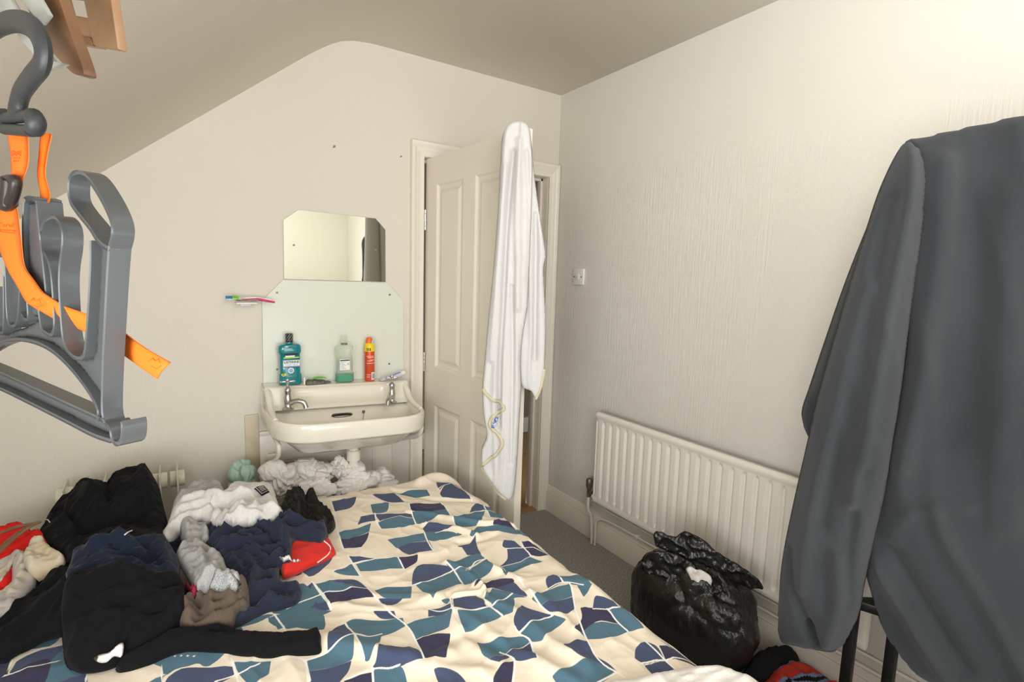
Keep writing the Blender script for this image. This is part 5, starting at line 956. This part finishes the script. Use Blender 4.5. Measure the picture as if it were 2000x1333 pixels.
# folded-over hem band: a ribbon following the zigzag edge
def ribbon_on(name, pl, hf, w0, m, pln, lift=.006):
    Q = catmull(pln.uv(pl), 6); T = np.gradient(Q, axis=0); T /= np.linalg.norm(T, axis=1)[:, None]; Nn = np.c_[-T[:, 1], T[:, 0]]; A, B = Q+Nn*w0, Q-Nn*w0
    n = len(Q); hz = np.full(n, hf) if np.isscalar(hf) else hf(Q); V = np.vstack([pln.w(A, hz), pln.w(B, hz), pln.w(A, hz+lift), pln.w(B, hz+lift)]); F = []
    for i in range(n-1): F += [(2*n+i, 2*n+i+1, 3*n+i+1, 3*n+i), (i, n+i, n+i+1, i+1), (i, i+1, 2*n+i+1, 2*n+i), (n+i, 3*n+i, 3*n+i+1, n+i+1)]
    F += [(0, 2*n, 3*n, n), (n-1, 2*n-1, 4*n-1, 3*n-1)]
    return mesh_obj(name, V, F, m)
UC = resample(catmull(UVF, 8, True), .005)
def onfront(Q): d = np.where(inside(Q, UC), seg_dist(Q, UC, np.roll(UC, -1, 0)), 0); return np.maximum(lf(Q, d), 0)+.001
part(tw, ribbon_on('gold_hem', [(944, 756), (955, 772), (978, 785), (984, 795), (962, 812), (958, 828), (975, 845), (982, 860), (972, 880), (955, 895), (941, 910), (955, 935), (972, 958), (990, 971)], onfront, .006, M['hem'], tp))
part(tw, ribbon_on('gold_hem', [(1063, 720), (1056, 755), (1046, 779)], lambda Q: 0*Q[:, 0]+.012, .005, M['hem'], bk))
part(tw, ribbon_on('blue_emblem', [(971, 812), (966, 822), (963, 832)], lambda Q: onfront(Q)+.002, .006, M['navyprint'], tp, .002))
# ================================================================== jacket on a black metal stand
jd = np.array((-.36, .93, 0.)); jp = Plane((-.45, -1.88, 1.1), (.36, -.93, 0))
st = thing('clothes_stand', 'black metal framed stand holding the big charcoal fleece', 'stand', (-.40, -1.93, 0))
def bar(n, p0, p1, r=.0125, sq=True):
    bm = bmesh.new(); p0, p1 = Vector(p0), Vector(p1); d = p1-p0; v = bmesh.ops.create_cube(bm, size=1)['verts']; bmesh.ops.scale(bm, vec=(2*r, 2*r, d.length), verts=v)
    bmesh.ops.transform(bm, matrix=Matrix.Translation((p0+p1)/2) @ d.to_track_quat('Z', 'Y').to_matrix().to_4x4(), verts=v); return part(st, bm_obj(n, bm, M['blackmetal'], bevel=.003))
A1, A2 = at(1668, 1205, x=-.45), at(1742, 1250, x=-.43)
a = tuple(at(1662, 1240, x=-.40)[:2]); c = (-.26, -2.16); b_ = (-.20, -2.02); d_ = (-.12, -2.24)
for n_, p in (('leg', a), ('leg', c)): bar(n_, (p[0], p[1], 0), (p[0], p[1], .58))
for p in (b_, d_): bar('leg', (p[0], p[1], 0), (p[0], p[1], 1.70))
bar('seat_rail', (a[0], a[1]+.012, .58), (c[0], c[1]-.012, .575)); bar('seat_rail', (b_[0], b_[1], .58), (d_[0], d_[1], .58)); bar('seat_rail', (a[0], a[1], .58), (b_[0], b_[1], .58)); bar('seat_rail', (c[0], c[1], .58), (d_[0], d_[1], .58)); bar('top_rail', (b_[0], b_[1], 1.70), (d_[0], d_[1], 1.70))
e_ = at(1738, 1300, x=-.335); bar('leg', (e_[0], e_[1], 0), (e_[0], e_[1], .575))
jk = thing('fleece_jacket', 'huge charcoal grey fleece jacket hanging over the black stand at the right', 'jacket', (-.42, -2.0, .35))
def jdep(off, th, seed, L, r=.05, pl_=None):
    pln = pl_ or jp; LL = [(pln.uv(p), a_*1.35, w_*.85) for p, a_, w_ in L]
    return lambda P, d: off+th*np.sqrt(1-(1-np.minimum(d/r, 1))**2)+np.minimum(d/.03, 1)*(.014*noise3(P[:, 0]*8, P[:, 1]*1.8, 0, seed)+.010*(ridge(P[:, 0]*9+P[:, 1]*2, P[:, 1]*1.6, 0, seed+1, .5)-.3)+lines_h(P, LL))
jb = Plane((-.37, -1.86, 1.1), (.36, -.93, 0)); jm = Plane((-.40, -1.87, 1.1), (.36, -.93, 0))
bodyL = [(1765, 281), (1800, 268), (1900, 246), (2000, 224), (2120, 205), (2260, 230), (2330, 500), (2380, 900), (2400, 1300), (2350, 1480), (2150, 1500), (1950, 1420), (1850, 1345), (1790, 1312), (1755, 1275), (1722, 1225), (1700, 1160), (1688, 1100), (1700, 1000), (1712, 850), (1720, 700), (1735, 500), (1748, 380)]
part(jk, relief('jacket_body', jm.uv(bodyL), .009, jdep(.0, .06, 3, [([(1840, 330), (1830, 500), (1800, 700), (1760, 900)], .02, .03), ([(1740, 500), (1750, 700), (1720, 900), (1705, 1050)], -.03, .03), ([(1700, 1080), (1760, 1170), (1840, 1290), (1900, 1340)], .022, .018), ([(1740, 1060), (1800, 1150), (1880, 1280)], -.018, .018), ([(1900, 300), (1900, 600), (1850, 850)], -.014, .05), ([(1960, 400), (1950, 700), (1960, 1000)], .016, .04), ([(1820, 980), (1850, 1050), (1930, 1180), (1990, 1300)], .014, .02), ([(1760, 1000), (1800, 970), (1880, 975)], .01, .02)], .06, jm), lambda P, d: 0*d-.015, jm.w, M['fleece']))
sleeve = [(1765, 281), (1800, 300), (1810, 360), (1800, 470), (1782, 600), (1765, 740), (1748, 850), (1730, 960), (1705, 1070), (1688, 1150), (1680, 1195), (1660, 1235), (1648, 1252), (1620, 1258), (1560, 1250), (1524, 1236), (1520, 1180), (1526, 1100), (1545, 1000), (1572, 880), (1600, 760), (1640, 620), (1690, 450), (1725, 350)]
part(jk, relief('sleeve', jp.uv(sleeve), .0075, jdep(.0, .085, 13, [([(1790, 300), (1770, 420), (1735, 600), (1700, 800), (1670, 960)], .02, .018), ([(1745, 400), (1690, 620), (1650, 800), (1610, 1000)], -.014, .02), ([(1700, 560), (1650, 760), (1600, 940), (1570, 1120)], .014, .02), ([(1550, 1050), (1560, 1130), (1590, 1200)], -.02, .014), ([(1585, 1195), (1600, 1228)], -.035, .010), ([(1640, 1060), (1640, 1140), (1620, 1220)], .018, .02), ([(1690, 900), (1660, 1050), (1665, 1150)], -.012, .014)], .05, jp), lambda P, d: 0*d-.012, jp.w, M['fleece']))
part(jk, relief('cuff', jp.uv([(1526, 1232), (1560, 1238), (1610, 1243), (1648, 1240), (1644, 1254), (1628, 1262), (1590, 1256), (1545, 1246)]), .005, lambda P, d: .03+.02*np.minimum(d/.01, 1), lambda P, d: 0*d-.0, jp.w, M['fleece']))
part(jk, relief('back_flap', jb.uv([(1770, 282), (1740, 330), (1700, 420), (1650, 545), (1610, 660), (1575, 765), (1562, 805), (1563, 830), (1576, 862), (1610, 880), (1680, 860), (1760, 800), (1800, 500)]), .009, jdep(-.03, .05, 23, [([(1735, 370), (1660, 570), (1600, 760)], .010, .02)], .04, jb), lambda P, d: 0*d-.05, jb.w, M['fleece']))
# ================================================================== hangers at the top left
Rr = CAM+AR*0; F0 = np.array((math.sin(YAW), math.cos(YAW), 0)); R0 = np.array((math.cos(YAW), -math.sin(YAW), 0))
pR = CAM+F0*.47-R0*.3696; pL = CAM+F0*.624-R0*.617; ea = (pR-pL)
hp = Plane((pR[0], pR[1], 1.3), ea)
hn = -hp.n    # away from the viewer
hg = thing('clothes_hanger', 'large grey plastic multi-arm hanger with orange strap hanging at the left', 'hanger', (pR[0], pR[1], 1.2))
def band(name, paths, wid, th, m, closed=False, off=0., root=hg):
    """flat-faced band following a path drawn in the hanger's plane; wid runs away from the viewer"""
    bm = bmesh.new()
    for pts in paths:
        Q = catmull(hp.uv(pts), 7, closed); n = len(Q)
        T = (np.roll(Q, -1, 0)-np.roll(Q, 1, 0)) if closed else np.gradient(Q, axis=0); T /= np.linalg.norm(T, axis=1)[:, None]+1e-9; Nn = np.c_[-T[:, 1], T[:, 0]]*th/2
        prof = [(-1, 0), (-.6, -.0015), (.6, -.0015), (1, 0), (1, -wid), (-1, -wid)]
        R = [[bm.verts.new(hp.w((Q[i]+Nn[i]*a)[None], [b-off])[0]) for a, b in prof] for i in range(n)]; k = len(prof)
        for i in range(n if closed else n-1):
            A, B = R[i], R[(i+1) % n]
            for j in range(k): bm.faces.new((A[j], A[(j+1) % k], B[(j+1) % k], B[j]))
        if not closed: bm.faces.new(R[0]); bm.faces.new(R[-1][::-1])
    bmesh.ops.recalc_face_normals(bm, faces=bm.faces)
    return part(root, bm_obj(name, bm, m, smooth=True))
WD = .0165
band('finger_loop', [[(209, 485), (190, 470), (174, 445), (150, 415), (136, 392), (133, 365), (137, 345), (150, 337), (170, 348), (195, 385), (214, 425), (219, 452), (214, 478)]], WD, .0045, M['hanger'], True)
band('outer_upright', [[(213, 480), (209, 540), (204, 640), (200, 730), (199, 800), (204, 828)]], WD, .0045, M['hanger'])
band('finger_side', [[(176, 470), (176, 520), (172, 600), (166, 680), (160, 698), (148, 700), (135, 690), (124, 668), (119, 630), (115, 560), (116, 520), (121, 480), (120, 448), (110, 430), (97, 425), (84, 436), (78, 462), (82, 488), (94, 512), (100, 545), (104, 600), (105, 640), (99, 655), (90, 652), (80, 640), (74, 600)]], WD, .0045, M['hanger'])
band('finger_block', [[(46, 392), (56, 388), (70, 392)], ], WD*1.3, .006, M['hanger'])
band('finger_side', [[(70, 392), (76, 450), (84, 520), (92, 600)], [(46, 395), (44, 450), (48, 540), (54, 615), (48, 625), (40, 612)]], WD*1.3, .0045, M['hanger'])
band('finger_side', [[(40, 500), (38, 560), (34, 620), (26, 637), (16, 632), (12, 600), (10, 540), (6, 480), (-4, 455), (-16, 460), (-24, 500)]], WD, .004, M['hanger'])
band('finger_side', [[(6, 540), (6, 640), (-4, 650), (-20, 640), (-30, 560)]], WD, .004, M['hanger'])
band('arch', [[(-40, 690), (-10, 672), (20, 664), (55, 666), (90, 679), (120, 702), (150, 735), (175, 770), (190, 800), (190, 822)]], WD, .0045, M['hanger'])
band('bottom_bar', [[(-60, 703), (0, 729), (60, 757), (125, 787), (190, 817), (205, 826)], [(-60, 735), (0, 760), (60, 789), (125, 822), (180, 850), (215, 862)]], WD, .0045, M['hanger'])
band('end_hook', [[(205, 828), (214, 840), (218, 858), (226, 868), (236, 860), (238, 835), (236, 824)]], WD*1.2, .0045, M['hanger'])
def web(name, pts, off, m=M['hanger'], th=.0035):
    return part(hg, relief(name, hp.uv(pts), .004, lambda P, d: 0*d-off, lambda P, d: 0*d-off-th, hp.w, m, round_=False))
web('web_plate', [(-30, 690), (0, 668), (44, 664), (88, 677), (140, 722), (187, 788), (190, 822), (203, 826), (199, 780), (202, 700), (208, 560), (211, 486), (176, 470), (174, 540), (168, 680), (160, 700), (140, 700), (120, 670), (112, 640), (106, 655), (88, 652), (74, 640), (54, 625), (30, 640), (0, 650), (-30, 650)], WD*.45)
web('web_plate', [(46, 392), (70, 392), (82, 500), (92, 610), (54, 620), (46, 540)], WD*.2); web('web_plate', [(114, 530), (120, 640), (106, 640), (100, 520)], WD*.5)
web('web_plate', [(-60, 705), (0, 730), (125, 788), (204, 828), (215, 860), (180, 850), (0, 762), (-60, 737)], WD*.5)
# dark hook with its strap loop
hd = Plane(CAM+F0*.56-R0*.53, ea)
bm = bmesh.new(); HKc = hd.uv([(-40, 100), (-22, 70), (5, 48), (38, 42), (68, 58), (84, 92), (82, 125), (62, 152), (44, 178), (36, 205), (36, 232)])
tube(bm, hd.w(HKc, np.zeros(len(HKc))), [.008, .0095, .0105, .0105, .0105, .0105, .0105, .0105, .011, .0135], 14, 8, flat=.62, up=tuple(hd.n)); hk = part(hg, bm_obj('swivel_hook', bm, M['hook'], smooth=True))
bm = bmesh.new()
for a_, b2 in (((8, 232), (8, 252)), ((66, 226), (66, 260)), ((8, 232), (66, 226)), ((8, 252), (62, 256))):
    q = hd.w(hd.uv([a_, b2]), [0, 0]); tube(bm, [q[0], q[1]], .0058, 12, 1, up=tuple(hd.n))
tube(bm, list(hd.w(hd.uv([(64, 224), (70, 240), (66, 256)]), [0, 0, 0])), [.0075, .0085, .0075], 12, 5, up=tuple(hd.n)); tube(bm, list(hd.w(hd.uv([(12, 224), (6, 238), (10, 252)]), [0, 0, 0])), [.007, .008, .006], 12, 5, up=tuple(hd.n))
o = bm_obj('strap_loop', bm, M['hook'], smooth=True); o.parent = hk
def strap(name, L, Rr_, dep, m=M['orange'], th=.0012):
    """ribbon given by its left and right edges, dep = distance in front of the hanger's plane along the strap"""
    a_, b2 = catmull(hp.uv(L), 6), catmull(hp.uv(Rr_), 6); n = len(a_); dz = np.interp(np.linspace(0, 1, n), np.linspace(0, 1, len(dep)), dep); K = 5; V = []; F = []
    for s_ in (0, 1):
        for i in range(n):
            for k in range(K+1): f = k/K; V.append(hp.w((a_[i]*(1-f)+b2[i]*f)[None], [dz[i]-s_*th+.0015*math.sin(f*math.pi)])[0])
    q = n*(K+1)
    for i in range(n-1):
        for k in range(K):
            p = i*(K+1)+k; F += [(p, p+1, p+K+2, p+K+1), (q+p, q+p+K+1, q+p+K+2, q+p+1)]
        for k in (0, K): p = i*(K+1)+k; F.append((p, p+K+1, q+p+K+1, q+p))
    for i in (0, n-1):
        for k in range(K): p = i*(K+1)+k; F.append((p, p+1, q+p+1, q+p))
    return part(hg, mesh_obj(name, np.array(V), F, m))
strap('webbing_strap', [(50, 252), (46, 300), (44, 340), (52, 380), (56, 394)], [(70, 256), (61, 300), (58, 340), (69, 380), (73, 394)], [-.012, -.012, -.012, -.008])
s1 = strap('webbing_strap', [(11, 244), (20, 285), (26, 320), (27, 350), (14, 400), (3, 440), (6, 475), (25, 525), (45, 560), (62, 592), (95, 622), (150, 668), (195, 712), (243, 749)],
    [(53, 244), (56, 285), (58, 320), (50, 352), (38, 392), (46, 425), (52, 475), (58, 520), (74, 545), (92, 572), (120, 600), (165, 634), (212, 680), (268, 716)], [.0, .001, .002, .003, .004, .005, .005, .005, .005, .004, -.003, -.022, -.026, -.026])
bm = bmesh.new(); bq = hp.w(hp.uv([(16, 378), (24, 360), (50, 354), (52, 368), (44, 394), (34, 406), (22, 398)]), [.009]*7)
tube(bm, list(bq), .0055, 10, 5, up=tuple(hp.n), closed=True); q = hp.w(hp.uv([(42, 354), (38, 402)]), [.009, .009]); tube(bm, [q[0], q[1]], [.008, .010, .008], 10, 1, up=tuple(hp.n)); part(hg, bm_obj('strap_buckle', bm, M['buckle'], smooth=True))
bm = bmesh.new(); q = hp.w(hp.uv([(0, 384), (16, 378), (34, 373)]), [.012, .014, .010]); tube(bm, list(q), .0062, 10, 4, flat=.4, up=tuple(hp.n)); part(hg, bm_obj('strap_loop_end', bm, M['orange'], smooth=True))
def mark(pts, dep):   # faint outline print woven in the strap
    bm = bmesh.new()
    for pl_ in pts: q = hp.w(hp.uv(pl_), [dep]*len(pl_)); tube(bm, list(q), .00035, 5, 1, up=tuple(hp.n))
    part(hg, bm_obj('strap_print', bm, M['orangemark']))
mark([[(32, 296), (32, 306), (36, 301), (40, 305), (44, 301), (48, 306), (48, 296)], [(32, 296), (40, 300), (48, 296)], [(33, 310), (47, 310)], [(35, 314), (35, 318), (40, 314), (40, 318), (45, 314), (45, 318)]], .0035)
mark([[(15, 445), (15, 437), (20, 437)], [(22, 445), (22, 440), (25, 440), (25, 445)], [(28, 445), (28, 440), (31, 440)], [(33, 440), (36, 445), (39, 440)], [(41, 445), (41, 436)], [(16, 450), (44, 452), (43, 457), (17, 454), (16, 450)]], .0068)
mark([[(74, 588), (80, 582), (84, 588), (92, 584), (94, 592)], [(80, 596), (90, 600), (98, 596)]], .0062)
mark([[(232, 712), (238, 706), (243, 712), (249, 708), (252, 716)], [(236, 722), (246, 728), (254, 722)]], -.0245)
# wooden hanging rack fixed to the sloping ceiling, with a wooden and a clear hanger on it
rk = Plane(CAM+F0*.80-R0*.72, ea+np.array((.05, -.02, 0)))
rack = thing('wooden_rack', 'pine frame fixed to the sloping ceiling at the top left', 'rack', tuple(rk.w(rk.uv([(180, 60)]), [0])[0]))
def slab(root, name, pts, pln, off, th, m, rnd_=False, bev=.002):
    Q = pln.uv(pts)
    if rnd_: Q = catmull(Q, 5, True)
    bm = bmesh.new(); f = bm.faces.new([bm.verts.new(p) for p in pln.w(Q, np.full(len(Q), off))]); r = bmesh.ops.extrude_face_region(bm, geom=[f]); bmesh.ops.translate(bm, vec=tuple(-pln.n*th), verts=[v for v in r['geom'] if isinstance(v, bmesh.types.BMVert)]); bmesh.ops.recalc_face_normals(bm, faces=bm.faces)
    return part(root, bm_obj(name, bm, m, bevel=bev))
slab(rack, 'upright_batten', [(150, -60), (208, -60), (230, 96), (181, 88)], rk, .0, .012, M['wood'])
slab(rack, 'cross_batten', [(100, 20), (166, 32), (178, 66), (180, 88), (110, 78)], rk, -.004, .014, M['wood'])
slab(rack, 'cross_batten', [(110, 66), (178, 74), (182, 90), (114, 79)], rk, .002, .006, M['darkwood'])
slab(rack, 'upright_batten', [(60, -60), (100, -60), (124, 24), (122, 60), (100, 60)], rk, -.004, .012, M['wood'])
slab(rack, 'cross_batten', [(-20, -50), (170, -30), (176, -6), (-20, -24)], rk, -.006, .012, M['wood'])
bm = bmesh.new(); q = rk.w(rk.uv([(158, 82)]), [.003])[0]; cyl(bm, q, q-rk.n*.006, .005, seg=12); part(rack, bm_obj('screw', bm, M['oldmetal']))
wk = Plane(CAM+F0*.66-R0*.60, ea+np.array((.02, -.01, 0)))
wh = thing('coat_hanger', 'brown wooden coat hanger end pointing down over the rack at the top left', 'hanger', tuple(wk.w(wk.uv([(110, 60)]), [0])[0]))
slab(wh, 'shoulder_arm', [(20, -60), (80, -70), (108, -20), (132, 50), (152, 105), (163, 140), (158, 147), (142, 143), (122, 124), (95, 92), (60, 30)], wk, .0, .012, M['darkwood'], True, .003)
ck = Plane(CAM+F0*.61-R0*.565, ea)
ch = thing('coat_hanger', 'smoky translucent plastic coat hanger beside the dark hook', 'hanger', tuple(ck.w(ck.uv([(60, 60)]), [0])[0]))
slab(ch, 'arm_bar', [(-10, 0), (8, -20), (40, 36), (100, 118), (126, 124), (100, 134), (88, 136), (40, 78)], ck, -.0, .006, M['clearplastic'], False, .0015)
slab(ch, 'cross_bar', [(-20, -60), (20, -70), (70, 20), (56, 40), (30, 10)], ck, -.01, .005, M['clearplastic'], False, .0015)
